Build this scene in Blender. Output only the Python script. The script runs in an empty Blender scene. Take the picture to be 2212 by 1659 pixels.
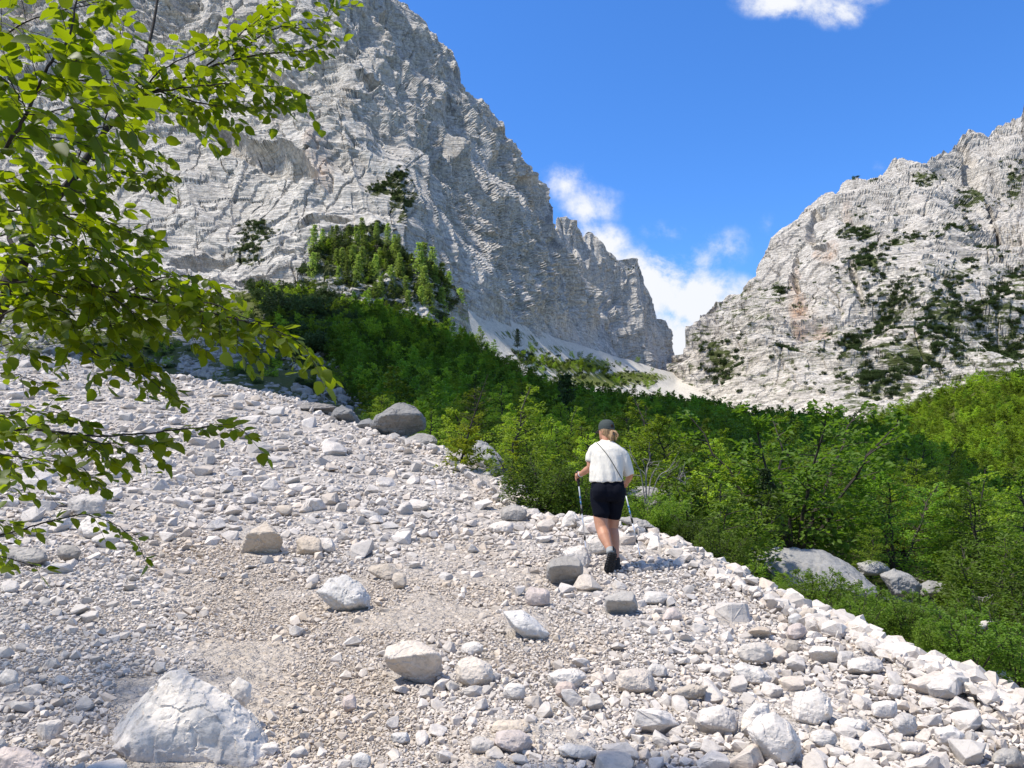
import bpy, bmesh, math, random
import numpy as np
from mathutils import Vector, Matrix, Euler
from mathutils.bvhtree import BVHTree

R = math.radians
rng = np.random.default_rng(7)
random.seed(7)
scene = bpy.context.scene
COL = scene.collection

# ------------------------------------------------------------------ camera
CZ = 1.55                      # eye height above the stones under the camera
PITCH = R(8.0)
PW, PH, PF = 2212.0, 1659.0, 1640.0
cam_d = bpy.data.cameras.new("camera")
cam = bpy.data.objects.new("camera", cam_d)
COL.objects.link(cam)
cam.location = (0, 0, CZ)
cam.rotation_euler = (R(90) + PITCH, 0, 0)
cam_d.sensor_width = 36.0
cam_d.lens = 36.0 * PF / PW
cam_d.clip_start = 0.05
cam_d.clip_end = 20000
scene.camera = cam

# ------------------------------------------------------------------ light
SUN_EL, SUN_AZ = R(62.0), R(-104.0)   # azimuth measured from +Y towards +X
sd = Vector((math.cos(SUN_EL) * math.sin(SUN_AZ), math.cos(SUN_EL) * math.cos(SUN_AZ), math.sin(SUN_EL)))
sun_d = bpy.data.lights.new("sun", 'SUN')
sun_d.energy = 5.0
sun_d.angle = R(3.5)
sun_d.color = (1.0, 0.945, 0.86)
sun = bpy.data.objects.new("sun", sun_d)
sun.rotation_euler = sd.to_track_quat('Z', 'Y').to_euler()
COL.objects.link(sun)
scene.view_settings.view_transform = 'Standard'
scene.view_settings.look = 'None'
scene.view_settings.gamma = 1
scene.view_settings.exposure = 0.27
scene.cycles.max_bounces = 6
scene.cycles.transparent_max_bounces = 6


def slopes(px, py):
    """photo position -> bearing slope X/Y and height slope Z/Y seen from the eye"""
    u = (np.asarray(px, float) - PW / 2) / PF
    v = (np.asarray(py, float) - PH / 2) / PF
    den = math.cos(PITCH) + v * math.sin(PITCH)
    return u / den, (math.sin(PITCH) - v * math.cos(PITCH)) / den


def P(px, py, Y):
    a, b = slopes(px, py)
    Y = np.asarray(Y, float)
    return np.stack(np.broadcast_arrays(a * Y, Y, CZ + b * Y), -1)


def metres(npx, px, py, Y):
    """length in metres of npx photo pixels at forward distance Y"""
    v = (py - PH / 2) / PF
    return npx / PF * Y / (math.cos(PITCH) + v * math.sin(PITCH))


# ------------------------------------------------------------------ node helpers
def N(nt, t, **kw):
    n = nt.nodes.new(t)
    ins = kw.pop('i', {})
    for k, v in kw.items():
        setattr(n, k, v)
    for k, v in ins.items():
        if isinstance(v, bpy.types.NodeSocket):
            nt.links.new(v, n.inputs[k])
        else:
            n.inputs[k].default_value = v
    return n


def M_(nt, op, a, b=None, c=None, clamp=False):
    n = nt.nodes.new('ShaderNodeMath')
    n.operation = op
    n.use_clamp = clamp
    for k, v in enumerate((a, b, c)):
        if v is None:
            continue
        if isinstance(v, bpy.types.NodeSocket):
            nt.links.new(v, n.inputs[k])
        else:
            n.inputs[k].default_value = v
    return n.outputs[0]


def MIX(nt, f, a, b, blend='MIX'):
    n = nt.nodes.new('ShaderNodeMix')
    n.data_type = 'RGBA'
    n.blend_type = blend
    for s, v in ((n.inputs[0], f), (n.inputs[6], a), (n.inputs[7], b)):
        if isinstance(v, bpy.types.NodeSocket):
            nt.links.new(v, s)
        elif isinstance(v, (int, float)):
            s.default_value = v
        else:
            s.default_value = (*v, 1) if len(v) == 3 else v
    return n.outputs[2]


def RAMP(nt, f, stops, interp='LINEAR'):
    n = nt.nodes.new('ShaderNodeValToRGB')
    n.color_ramp.interpolation = interp
    el = n.color_ramp.elements
    while len(el) < len(stops):
        el.new(0.5)
    for e, (p, c) in zip(el, stops):
        e.position = p
        e.color = (c, c, c, 1) if isinstance(c, (int, float)) else (*c, 1)
    nt.links.new(f, n.inputs[0])
    return n.outputs[0]


def NOISE(nt, vec, scale, detail=4, rough=0.55, dist=0.0, out=0):
    n = nt.nodes.new('ShaderNodeTexNoise')
    n.inputs['Scale'].default_value = scale
    n.inputs['Detail'].default_value = detail
    n.inputs['Roughness'].default_value = rough
    n.inputs['Distortion'].default_value = dist
    if vec is not None:
        nt.links.new(vec, n.inputs['Vector'])
    return n.outputs[out]


def MAPV(nt, vec, scale=(1, 1, 1), rot=(0, 0, 0), loc=(0, 0, 0)):
    n = nt.nodes.new('ShaderNodeMapping')
    n.inputs['Scale'].default_value = scale
    n.inputs['Rotation'].default_value = rot
    n.inputs['Location'].default_value = loc
    nt.links.new(vec, n.inputs['Vector'])
    return n.outputs[0]


def newmat(name):
    m = bpy.data.materials.new(name)
    m.use_nodes = True
    nt = m.node_tree
    nt.nodes.clear()
    out = nt.nodes.new('ShaderNodeOutputMaterial')
    return m, nt, out


def princ(nt, out, col, rough=0.9, spec=0.2, bump=None, bstr=0.5, bdist=0.02):
    b = nt.nodes.new('ShaderNodeBsdfPrincipled')
    if isinstance(col, bpy.types.NodeSocket):
        nt.links.new(col, b.inputs['Base Color'])
    else:
        b.inputs['Base Color'].default_value = (*col, 1)
    if isinstance(rough, bpy.types.NodeSocket):
        nt.links.new(rough, b.inputs['Roughness'])
    else:
        b.inputs['Roughness'].default_value = rough
    b.inputs['Specular IOR Level'].default_value = spec
    if bump is not None:
        n = nt.nodes.new('ShaderNodeBump')
        n.inputs['Strength'].default_value = bstr
        n.inputs['Distance'].default_value = bdist
        nt.links.new(bump, n.inputs['Height'])
        nt.links.new(n.outputs[0], b.inputs['Normal'])
    nt.links.new(b.outputs[0], out.inputs[0])
    return b


# ------------------------------------------------------------------ sky
world = bpy.data.worlds.new("World")
scene.world = world
world.use_nodes = True
wt = world.node_tree
wt.nodes.clear()
wo = wt.nodes.new('ShaderNodeOutputWorld')
sky = N(wt, 'ShaderNodeTexSky', sky_type='NISHITA', sun_disc=False, sun_elevation=SUN_EL,
        sun_rotation=SUN_AZ, altitude=1100, air_density=1.0, dust_density=0.3, ozone_density=3.0)
tc = N(wt, 'ShaderNodeTexCoord')
sep = N(wt, 'ShaderNodeSeparateXYZ', i={0: tc.outputs['Generated']})
yy = M_(wt, 'MAXIMUM', sep.outputs[1], 0.02)
ca = M_(wt, 'DIVIDE', sep.outputs[0], yy)
cb = M_(wt, 'DIVIDE', sep.outputs[2], yy)
comb = N(wt, 'ShaderNodeCombineXYZ', i={0: ca, 1: cb})
n1 = NOISE(wt, comb.outputs[0], 11.0, 10, 0.66, 0.15)
n2 = NOISE(wt, MAPV(wt, comb.outputs[0], (1, 1, 1), (0, 0, 0.6), (3, 1, 0)), 2.6, 5, 0.55, 0.1)
# bearing/height of each cloud, from the photo: centre and half sizes, weight
CLOUDS = [(1222, 395, 95, 75, .80), (1270, 450, 110, 80, .80), (1290, 540, 115, 90, 1.2), (1390, 610, 160, 110, 1.5),
          (1500, 650, 165, 110, 1.35), (1440, 730, 140, 120, 1.35), (1560, 530, 110, 75, .62), (1440, 505, 110, 70, .55),
          (1500, 560, 130, 80, .65), (1590, 630, 80, 60, .8),
          (1700, 5, 170, 62, .95), (1800, 25, 110, 60, .95), (1860, -20, 120, 60, .8), (1600, 130, 50, 35, .33),
          (1400, 330, 50, 30, .2), (1660, 485, 50, 60, .34), (1890, 360, 60, 30, .3), (1835, 220, 30, 30, .3), (1330, 420, 70, 40, .36)]
acc = None
for (x, y, rx, ry, w) in CLOUDS:
    a0, b0 = slopes(x, y)
    a1, b1 = slopes(x + rx, y + ry)
    da = M_(wt, 'MULTIPLY', M_(wt, 'SUBTRACT', ca, float(a0)), 1 / float(a1 - a0))
    db = M_(wt, 'MULTIPLY', M_(wt, 'SUBTRACT', cb, float(b0)), 1 / float(b0 - b1))
    d2 = M_(wt, 'ADD', M_(wt, 'MULTIPLY', da, da), M_(wt, 'MULTIPLY', db, db))
    g = M_(wt, 'MULTIPLY', M_(wt, 'SUBTRACT', 1.0, M_(wt, 'POWER', d2, 0.6), clamp=True), w)
    acc = g if acc is None else M_(wt, 'SMOOTH_MAX', acc, g, 0.22)
acc = M_(wt, 'MAXIMUM', M_(wt, 'SUBTRACT', acc, 0.11), 0.0)
den = M_(wt, 'ADD', acc, M_(wt, 'MULTIPLY', M_(wt, 'SUBTRACT', n1, 0.5), M_(wt, 'MULTIPLY', M_(wt, 'POWER', acc, 0.7), 3.4)))
den = M_(wt, 'ADD', den, M_(wt, 'MULTIPLY', M_(wt, 'SUBTRACT', n2, 0.5), M_(wt, 'MULTIPLY', acc, 0.9)))
mask = N(wt, 'ShaderNodeMapRange', interpolation_type='SMOOTHSTEP', i={0: den, 1: 0.14, 2: 0.86}).outputs[0]
fwd = N(wt, 'ShaderNodeMapRange', i={0: sep.outputs[1], 1: 0.05, 2: 0.2}).outputs[0]
mask = M_(wt, 'MULTIPLY', mask, fwd)
# unseen broken cloud added to the sky behind the photographer for neutral fill light
n3 = NOISE(wt, MAPV(wt, tc.outputs['Generated'], (1, 1, 1.6), (0, 0, 0), (5.2, 1.3, 0.4)), 2.3, 8, 0.6, 0.4)
back = N(wt, 'ShaderNodeMapRange', interpolation_type='SMOOTHSTEP', i={0: M_(wt, 'SUBTRACT', M_(wt, 'MULTIPLY', sep.outputs[2], 0.75), sep.outputs[1]), 1: -0.05, 2: 0.45}).outputs[0]
above = N(wt, 'ShaderNodeMapRange', i={0: sep.outputs[2], 1: 0.0, 2: 0.1}).outputs[0]
over = N(wt, 'ShaderNodeMapRange', interpolation_type='SMOOTHSTEP', i={0: n3, 1: 0.42, 2: 0.66}).outputs[0]
bmask = M_(wt, 'MULTIPLY', M_(wt, 'MULTIPLY', over, back), above)
ccol = MIX(wt, M_(wt, 'MULTIPLY', n2, 0.9), (0.98, 0.98, 1.0), (0.80, 0.86, 0.96))
hsv = N(wt, 'ShaderNodeHueSaturation', i={0: 0.5, 1: 1.2, 2: 1.5, 4: sky.outputs[0]})
SKY_STR = 0.115
skyc = MIX(wt, 1.0, hsv.outputs[0], (0.82, 1.03, 1.30), 'MULTIPLY')
cloudc = N(wt, 'ShaderNodeVectorMath', operation='SCALE', i={0: ccol, 'Scale': 0.86 / SKY_STR}).outputs[0]
bg = N(wt, 'ShaderNodeBackground', i={0: MIX(wt, bmask, MIX(wt, mask, skyc, cloudc), (0.40 / SKY_STR, 0.395 / SKY_STR, 0.385 / SKY_STR)), 1: SKY_STR})
wt.links.new(bg.outputs[0], wo.inputs[0])


# ------------------------------------------------------------------ numpy noise
def _h(ix, iy, iz, seed):
    h = (ix.astype(np.uint32) * np.uint32(374761393) + iy.astype(np.uint32) * np.uint32(668265263)
         + iz.astype(np.uint32) * np.uint32(2246822519) + np.uint32((seed * 3266489917) & 0xFFFFFFFF))
    h = (h ^ (h >> np.uint32(13))) * np.uint32(1274126177)
    h = h ^ (h >> np.uint32(16))
    return h.astype(np.float64) * (2.0 / 4294967295.0) - 1.0


def vnoise(p, seed=0):
    i = np.floor(p).astype(np.int64)
    f = p - i
    f = f * f * f * (f * (f * 6 - 15) + 10)
    x, y, z = i[..., 0], i[..., 1], i[..., 2]
    fx, fy, fz = f[..., 0], f[..., 1], f[..., 2]
    r = 0
    for dx in (0, 1):
        wx = fx if dx else 1 - fx
        for dy in (0, 1):
            wy = fy if dy else 1 - fy
            for dz in (0, 1):
                wz = fz if dz else 1 - fz
                r = r + wx * wy * wz * _h(x + dx, y + dy, z + dz, seed)
    return r


def fbm(p, octv=4, gain=0.5, seed=0, ridged=False):
    s, a, t = 0, 1.0, 0
    p = np.asarray(p, float)
    for k in range(octv):
        n = vnoise(p, seed + k * 17)
        if ridged:
            n = 1 - 2 * np.abs(n)
        s = s + a * n
        t += a
        a *= gain
        p = p * 2.03 + 11.7
    return s / t


class RBF:
    """smooth map photo position -> log distance through surveyed points"""
    def __init__(self, pts, val, lam=0.0):
        self.p = np.asarray(pts, float) / 500
        n = len(self.p)
        d = np.linalg.norm(self.p[:, None] - self.p[None], axis=-1)
        A = np.zeros((n + 3, n + 3))
        A[:n, :n] = -d - lam * np.eye(n)
        A[:n, n] = 1
        A[:n, n + 1:] = self.p
        A[n:, :n] = A[:n, n:].T
        self.w = np.linalg.solve(A, np.concatenate([np.asarray(val, float), np.zeros(3)]))

    def __call__(self, px, py):
        px, py = np.broadcast_arrays(np.asarray(px, float), np.asarray(py, float))
        q = np.stack([px.ravel(), py.ravel()], -1) / 500
        out = np.empty(len(q))
        n = len(self.p)
        for k in range(0, len(q), 50000):
            c = q[k:k + 50000]
            d = np.sqrt(((c[:, None] - self.p[None]) ** 2).sum(-1))
            out[k:k + 50000] = -d @ self.w[:n] + self.w[n] + c @ self.w[n + 1:]
        return out.reshape(px.shape)


def logY(pts):
    pts = np.asarray(pts, float)
    r = RBF(pts[:, :2], np.log(pts[:, 2]))
    return lambda x, y: np.exp(r(x, y))


# ------------------------------------------------------------------ mesh helpers
def mesh_from(name, V, F, smooth=False):
    """V n x 3, F list of (m x k) int arrays"""
    me = bpy.data.meshes.new(name)
    if isinstance(F, np.ndarray):
        F = [F]
    V = np.asarray(V, np.float32)
    me.vertices.add(len(V))
    me.vertices.foreach_set('co', V.ravel())
    tot = sum(f.size for f in F)
    nf = sum(len(f) for f in F)
    me.loops.add(tot)
    me.polygons.add(nf)
    me.loops.foreach_set('vertex_index', np.concatenate([f.ravel() for f in F]).astype(np.int32))
    starts, o = [], 0
    for f in F:
        starts.append(o + np.arange(len(f)) * f.shape[1])
        o += f.size
    me.polygons.foreach_set('loop_start', np.concatenate(starts).astype(np.int32))
    me.polygons.foreach_set('use_smooth', np.full(nf, smooth))
    me.update(calc_edges=True)
    me.validate()
    return me


def link(name, me, mat=None, parent=None):
    o = bpy.data.objects.new(name, me)
    COL.objects.link(o)
    if mat is not None:
        me.materials.clear()
        me.materials.append(mat)
    if parent is not None:
        o.parent = parent
    return o


def tag(o, label=None, cat=None, group=None, kind=None):
    if label:
        o['label'] = label
    if cat:
        o['category'] = cat
    if group:
        o['group'] = group
    if kind:
        o['kind'] = kind
    return o


def empty(name, loc):
    o = bpy.data.objects.new(name, None)
    o.empty_display_size = 0.2
    COL.objects.link(o)
    o.location = loc
    return o


def grid_faces(nr, nc):
    i = np.arange(nr * nc).reshape(nr, nc)
    return np.stack([i[:-1, :-1], i[:-1, 1:], i[1:, 1:], i[1:, :-1]], -1).reshape(-1, 4)


def grid_normals(G):
    du = np.gradient(G, axis=1)
    dv = np.gradient(G, axis=0)
    n = np.cross(du, dv)
    return n / (np.linalg.norm(n, axis=-1, keepdims=True) + 1e-12)


def attr(me, name, val, typ='FLOAT'):
    a = me.attributes.new(name, typ, 'POINT')
    a.data.foreach_set('value', np.asarray(val, np.float32).ravel())


def interp(x, xs, ys):
    return np.interp(x, xs, ys)


def smooth1(x, a, b):
    t = np.clip((x - a) / (b - a), 0, 1)
    return t * t * (3 - 2 * t)


def blob_mask(px, py, blobs):
    m = np.zeros(np.shape(px))
    for (x, y, rx, ry, *w) in blobs:
        d = ((px - x) / rx) ** 2 + ((py - y) / ry) ** 2
        m = np.maximum(m, np.clip(1.25 - d, 0, 1) * (w[0] if w else 1))
    return m
# ================================================================== rock materials
def rock_face_mat(name, light, dark, veg_col, strata_scale, strata_tilt, warm=(0.55, 0.40, 0.28)):
    m, nt, out = newmat(name)
    geo = N(nt, 'ShaderNodeNewGeometry')
    pos = geo.outputs['Position']
    k = strata_scale
    big = NOISE(nt, pos, 0.012 * k, 4, 0.6)
    mid = NOISE(nt, pos, 0.10 * k, 6, 0.65)
    fine = NOISE(nt, pos, 0.7 * k, 5, 0.65)
    sv = MAPV(nt, pos, (0.10 * k, 0.10 * k, 1.0 * k), (strata_tilt[0], strata_tilt[1], 0))
    st = NOISE(nt, sv, 0.9, 6, 0.62, 0.6)
    sv2 = MAPV(nt, pos, (0.35 * k, 0.35 * k, 0.04 * k))
    streak = NOISE(nt, sv2, 0.6, 4, 0.6)
    f = M_(nt, 'ADD', M_(nt, 'MULTIPLY', mid, 0.45), M_(nt, 'MULTIPLY', st, 0.55))
    c = MIX(nt, RAMP(nt, f, [(0.38, 0.0), (0.56, 1.0)]), dark, light)
    c = MIX(nt, RAMP(nt, big, [(0.35, 0.0), (0.65, 0.35)]), c, tuple(0.5 * a + 0.5 * b for a, b in zip(light, dark)))
    c = MIX(nt, RAMP(nt, streak, [(0.56, 0.0), (0.72, 0.55)]), c, tuple(x * 0.8 for x in dark))
    c = MIX(nt, RAMP(nt, fine, [(0.42, 0.55), (0.52, 0.0)]), c, tuple(x * 0.55 for x in dark))
    wn = NOISE(nt, pos, 0.02 * k, 3, 0.5)
    c = MIX(nt, RAMP(nt, wn, [(0.62, 0.0), (0.78, 0.3)]), c, warm)
    ru = N(nt, 'ShaderNodeAttribute', attribute_name='rust').outputs['Fac']
    c = MIX(nt, M_(nt, 'MULTIPLY', ru, RAMP(nt, mid, [(0.4, 0.15), (0.6, 0.85)])), c, (0.50, 0.30, 0.18))
    sl = NOISE(nt, MAPV(nt, pos, (0.045 * k, 0.045 * k, 1.25 * k), (strata_tilt[0], strata_tilt[1], 0)), 0.8, 5, 0.6, 0.8)
    c = MIX(nt, RAMP(nt, sl, [(0.35, 0.5), (0.43, 0.0)]), c, tuple(x * 0.5 for x in dark))
    ck = NOISE(nt, MAPV(nt, pos, (0.5 * k, 0.5 * k, 0.06 * k), (0.25, 0.15, 0)), 0.5, 5, 0.65, 0.9)
    c = MIX(nt, RAMP(nt, ck, [(0.475, 0.0), (0.5, 0.6), (0.525, 0.0)]), c, tuple(x * 0.5 for x in dark))
    vg = N(nt, 'ShaderNodeAttribute', attribute_name='veg').outputs['Fac']
    vn = NOISE(nt, MAPV(nt, pos, (1, 1, 2.2)), 0.20 * k, 7, 0.7)
    vm = M_(nt, 'ADD', vg, M_(nt, 'MULTIPLY', M_(nt, 'SUBTRACT', vn, 0.5), 2.2))
    vm = RAMP(nt, vm, [(0.48, 0.0), (0.66, 1.0)])
    vc = MIX(nt, NOISE(nt, pos, 0.6 * k, 3, 0.6), tuple(x * 0.55 for x in veg_col), tuple(x * 1.5 for x in veg_col))
    c = MIX(nt, vm, c, vc)
    h = M_(nt, 'ADD', M_(nt, 'MULTIPLY', sl, 0.9), M_(nt, 'MULTIPLY', fine, 0.45))
    princ(nt, out, c, 0.95, 0.1, h, 0.9, 1.5 / k)
    return m


M_CLIFF = rock_face_mat('cliff_limestone', (0.68, 0.635, 0.565), (0.44, 0.41, 0.365), (0.060, 0.070, 0.024), 1.0, (0.10, 0.06))
M_FAR = rock_face_mat('far_limestone', (0.67, 0.62, 0.545), (0.42, 0.385, 0.34), (0.07, 0.085, 0.030), 0.5, (0.12, 0.22))


def curtain(cols, bx, by, tx, ty, nt_, Yf, power=1.0):
    """grid of photo positions between a lower and an upper line, with distances"""
    b = interp(cols, bx, by)
    t = interp(cols, tx, ty)
    s = np.linspace(0, 1, nt_)[:, None] ** power
    py = b[None] + (t - b)[None] * s
    px = np.broadcast_to(cols[None], py.shape)
    return px, py, Yf(px, py)


def add_back(G, dist, drop, rows=4):
    """continue the surface behind its skyline so that it has a far side"""
    out = [G]
    last = G[-1]
    d = last - np.array([0, 0, CZ])
    hor = d.copy()
    hor[:, 2] = 0
    hor /= np.linalg.norm(hor, axis=1, keepdims=True)
    for k in range(1, rows + 1):
        r = last + hor * dist * k / rows
        r[:, 2] -= drop * (k / rows) ** 1.3
        out.append(r[None])
    return np.concatenate(out, 0)


def cliff_relief(G, nrm, k, seed, tilt=(0.10, 0.05), amp=1.0, gully=1.0):
    """ledges, gullies and broken blocks cut into a rock wall; k scales the feature size"""
    p = G / k
    w = fbm(p * 0.011, 2, 0.5, seed + 2) * 26 + fbm(p * 0.03, 2, 0.5, seed) * 5
    w2 = fbm(p * 0.09, 3, 0.5, seed + 5) * 1.5
    s = p[..., 2] + tilt[0] * p[..., 0] + tilt[1] * p[..., 1] + w + w2
    x, y = p[..., 0], p[..., 1]

    def saw(q, per):
        t = (q / per) % 1.0
        return np.where(t < 0.8, t / 0.8, (1 - t) / 0.2)
    mod = np.clip(0.5 + 0.9 * fbm(p * np.array([.04, .04, .06]), 3, 0.5, seed + 9), 0, 1)
    zone = np.clip(0.45 + 1.5 * fbm(p * np.array([.016, .016, .012]), 3, 0.55, seed + 71), 0.06, 1.15)
    d = -(saw(s, 11.3) * 1.5 * mod + saw(s + 1.5 * w2, 4.1) * 0.60 * (1.2 - mod) + saw(s + 3.3, 2.1) * 0.16) * zone
    d += fbm(np.stack([x * .03, y * .03, s * .30], -1), 3, 0.6, seed + 51) * 2.0 * zone
    d += fbm(np.stack([x * .08, y * .08, s * 0.8], -1), 2, 0.6, seed + 52) * 0.30
    # steep ribs and gullies, clean-cut by steps
    v = fbm(p * np.array([0.040, 0.040, 0.006]), 2, 0.5, seed + 21, True)
    d += v * 5.0 * gully + np.round(v * 2.4 + .7 * w2) * 0.9 * gully
    d += fbm(p * np.array([0.014, 0.014, 0.006]), 3, 0.5, seed + 31) * 13.0 * gully
    diag = p @ np.array([[.05, .11], [.05, .11], [.06, -.05]])
    d += fbm(np.stack([diag[..., 0] * .5, diag[..., 1], diag[..., 1] * 0], -1), 2, 0.5, seed + 61, True) * 2.2 * gully
    crk = np.abs(fbm(np.stack([(x + .25 * s) * .09, (y - .15 * s) * .09, s * .006], -1), 2, .5, seed + 81))
    d -= np.clip(1 - crk / .03, 0, 1) * 1.8 * gully
    crk = np.abs(fbm(np.stack([(x - .5 * s) * .035, (y - .5 * s) * .035, (s + .6 * x) * .012], -1), 2, .5, seed + 83))
    d -= np.clip(1 - crk / .025, 0, 1) * 1.5 * gully
    # broken blocks bounded by joints
    cell = np.floor(np.stack([(x + .35 * y + w2) * .11, (y - .3 * x) * .11, s * .16], -1))
    d += _h(cell[..., 0].astype(np.int64), cell[..., 1].astype(np.int64), cell[..., 2].astype(np.int64), seed) * 1.0 * zone
    d += fbm(p * 0.05, 2, 0.5, seed + 41) * 3.0 + fbm(p * 0.22, 2, 0.6, seed + 43) * 0.5 * zone
    return d * k * amp


def alcoves(px, py, lst):
    """hollows with a sharp brow, metres deep"""
    d = np.zeros(px.shape)
    wx = 14 * fbm(np.stack([px / 40, py / 40, px * 0], -1), 3, 0.5, 301)
    wy = 10 * fbm(np.stack([px / 40, py / 40, px * 0 + 9], -1), 3, 0.5, 302)
    for (cx, cy, rx, ry, rot, dep) in lst:
        c, s_ = math.cos(R(rot)), math.sin(R(rot))
        u = ((px + wx - cx) * c + (py + wy - cy) * s_) / rx
        v = (-(px + wx - cx) * s_ + (py + wy - cy) * c) / ry
        m = np.clip(1 - u * u - v * v, 0, 1)
        d = np.maximum(d, np.where(v < 0.1, m ** 0.35, m ** 1.0) * dep)
    return d


# ------------------------------------------------------------------ left mountain
LM_Y = logY([(0, 600, 200), (250, 600, 190), (460, 632, 178), (700, 650, 186), (850, 650, 196), (1000, 690, 225), (1100, 705, 285),
             (1200, 745, 355), (1330, 785, 460), (1480, 830, 640), (870, 470, 212), (800, 390, 224), (765, 230, 262), (740, 0, 330),
             (700, -200, 400), (500, 400, 240), (200, 400, 255), (0, 300, 305), (300, 100, 350), (0, 0, 420), (550, 150, 315), (-300, 300, 380),
             (840, 0, 400), (960, 130, 425), (1050, 230, 450), (1140, 350, 485), (1180, 440, 515), (1300, 700, 540), (-300, 600, 220),
             (950, 590, 222), (-300, 700, 200), (500, 760, 165), (1000, 850, 200), (1330, 900, 420)])
cols = np.arange(-300, 1372, 2.0)
px, py, Yv = curtain(cols, [-300, 460, 700, 1000, 1200, 1400], [690, 720, 740, 760, 800, 860],
                     [-300, 560, 700, 790, 840, 905, 960, 985, 1050, 1105, 1140, 1165, 1185, 1195, 1215, 1250, 1290, 1320, 1345, 1372],
                     [-900, -420, -260, -75, 0, 70, 118, 190, 232, 305, 352, 378, 425, 490, 530, 610, 680, 740, 790, 845], 560, LM_Y)
G = P(px, py, Yv)
nrm = -grid_normals(G)
nrm *= np.sign(-(nrm * (G - np.array([0, 0, CZ]))).sum(-1, keepdims=True))
amp = np.clip(Yv / 300, 0.7, 1.5)
rel = cliff_relief(G, nrm, 1.0, 3) * amp
fade = smooth1(py, 735, 640)
# hollows and overhangs one can make out in the photo
rel = rel - alcoves(px, py, [(585, 350, 95, 26, 8, 10), (515, 325, 60, 20, 25, 7), (650, 375, 40, 16, 10, 6), (795, 195, 38, 16, 0, 10), (845, 95, 18, 60, -25, 7),
                             (330, 50, 90, 40, -10, 8), (400, 30, 40, 60, 0, 7), (240, 40, 60, 50, 20, 7), (1005, 215, 30, 16, 20, 9), (1085, 290, 26, 14, 0, 8), (1060, 345, 20, 40, 20, 6),
                             (1140, 395, 34, 14, -10, 9), (930, 330, 18, 50, -20, 5), (700, 460, 60, 12, -15, 5), (430, 540, 70, 14, -10, 6), (560, 600, 50, 14, 0, 5), (620, 200, 50, 12, 10, 5), (880, 560, 14, 40, -10, 4)])
edge = 1 - 0.55 * np.linspace(0, 1, px.shape[0])[:, None] ** 14
G2 = G + nrm * (rel * (0.25 + 0.75 * fade) * edge)[..., None]
veg = blob_mask(px, py, [(838, 398, 45, 16, .7), (860, 425, 22, 22, .7), (540, 478, 45, 30, .55), (530, 520, 40, 35, .55), (790, 480, 60, 14), (700, 560, 40, 40, .6), (880, 440, 15, 40, .6)])
nz = nrm[..., 2]
rust = blob_mask(px, py, [(690, 350, 30, 45, .5), (700, 330, 15, 30, .4), (60, 60, 60, 60, .3)])
G3 = add_back(G2, 120, 260)
me = mesh_from('rocky_mountain', G3.reshape(-1, 3), grid_faces(*G3.shape[:2]), False)
pad = G3.shape[0] - G2.shape[0]
attr(me, 'veg', np.pad(veg, ((0, pad), (0, 0))))
attr(me, 'rust', np.pad(rust, ((0, pad), (0, 0))))
tag(link('rocky_mountain', me, M_CLIFF), kind='structure')
LM_GRID = (px, py, G2)

# spires at the end of its ridge
SP_Y = logY([(1190, 480, 600), (1230, 470, 600), (1300, 520, 620), (1360, 590, 650), (1400, 640, 660), (1460, 800, 680), (1190, 850, 560), (1480, 850, 620), (1300, 700, 570)])
cols = np.arange(1170, 1475, 1.6)
px, py, Yv = curtain(cols, [1170, 1475], [860, 860],
                     [1170, 1195, 1205, 1222, 1240, 1255, 1266, 1275, 1283, 1292, 1305, 1312, 1318, 1345, 1362, 1372, 1390, 1405, 1420, 1440, 1455, 1475],
                     [560, 500, 474, 468, 480, 500, 508, 497, 500, 520, 545, 552, 568, 566, 580, 610, 640, 690, 715, 770, 800, 838], 230, SP_Y)
G = P(px, py, Yv)
nrm = -grid_normals(G)
nrm *= np.sign(-(nrm * (G - np.array([0, 0, CZ]))).sum(-1, keepdims=True))
G = G + nrm * cliff_relief(G, nrm, 1.5, 77, (-.2, .1), 0.9)[..., None]
veg = blob_mask(px, py, [(1345, 592, 20, 8, .5), (1440, 790, 20, 20, .5)])
G3 = add_back(G, 80, 150)
me = mesh_from('rock_spires', G3.reshape(-1, 3), grid_faces(*G3.shape[:2]), False)
attr(me, 'veg', np.pad(veg, ((0, 4), (0, 0))))
attr(me, 'rust', np.zeros(len(me.vertices)))
tag(link('rock_spires', me, M_CLIFF), kind='structure')

# ------------------------------------------------------------------ far right mountain
RM_BLOBS = [(1859, 532, 40, 26), (1880, 611, 34, 40), (1924, 690, 52, 50), (2036, 706, 62, 52), (2150, 690, 80, 42), (1966, 798, 95, 34),
            (1896, 849, 34, 30), (1579, 824, 40, 30), (1845, 774, 26, 30), (2093, 443, 45, 24), (2000, 401, 42, 18), (2190, 401, 28, 26),
            (1864, 406, 34, 10), (1696, 653, 18, 16), (2046, 530, 60, 14), (2140, 745, 60, 24), (2200, 640, 40, 40, .8), (1700, 810, 30, 10),
            (1940, 560, 40, 12), (1840, 470, 26, 14, .8), (2110, 590, 40, 14, .8), (2060, 630, 40, 14, .8)]
RM_Y = logY([(1480, 800, 640), (1540, 860, 540), (1700, 890, 470), (2000, 890, 410), (2300, 870, 380), (2600, 850, 350), (1480, 780, 680), (1570, 668, 790),
             (1640, 600, 790), (1740, 455, 830), (1880, 388, 880), (1990, 370, 900), (2100, 315, 1000), (2212, 245, 1080), (2450, 130, 1150), (2600, 60, 1200),
             (1800, 650, 620), (2000, 650, 560), (2200, 650, 540), (1650, 750, 580), (2000, 500, 700), (2200, 450, 800), (1735, 620, 690), (2140, 520, 760), (1790, 520, 720)])
cols = np.arange(1455, 2600, 2.0)
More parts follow.
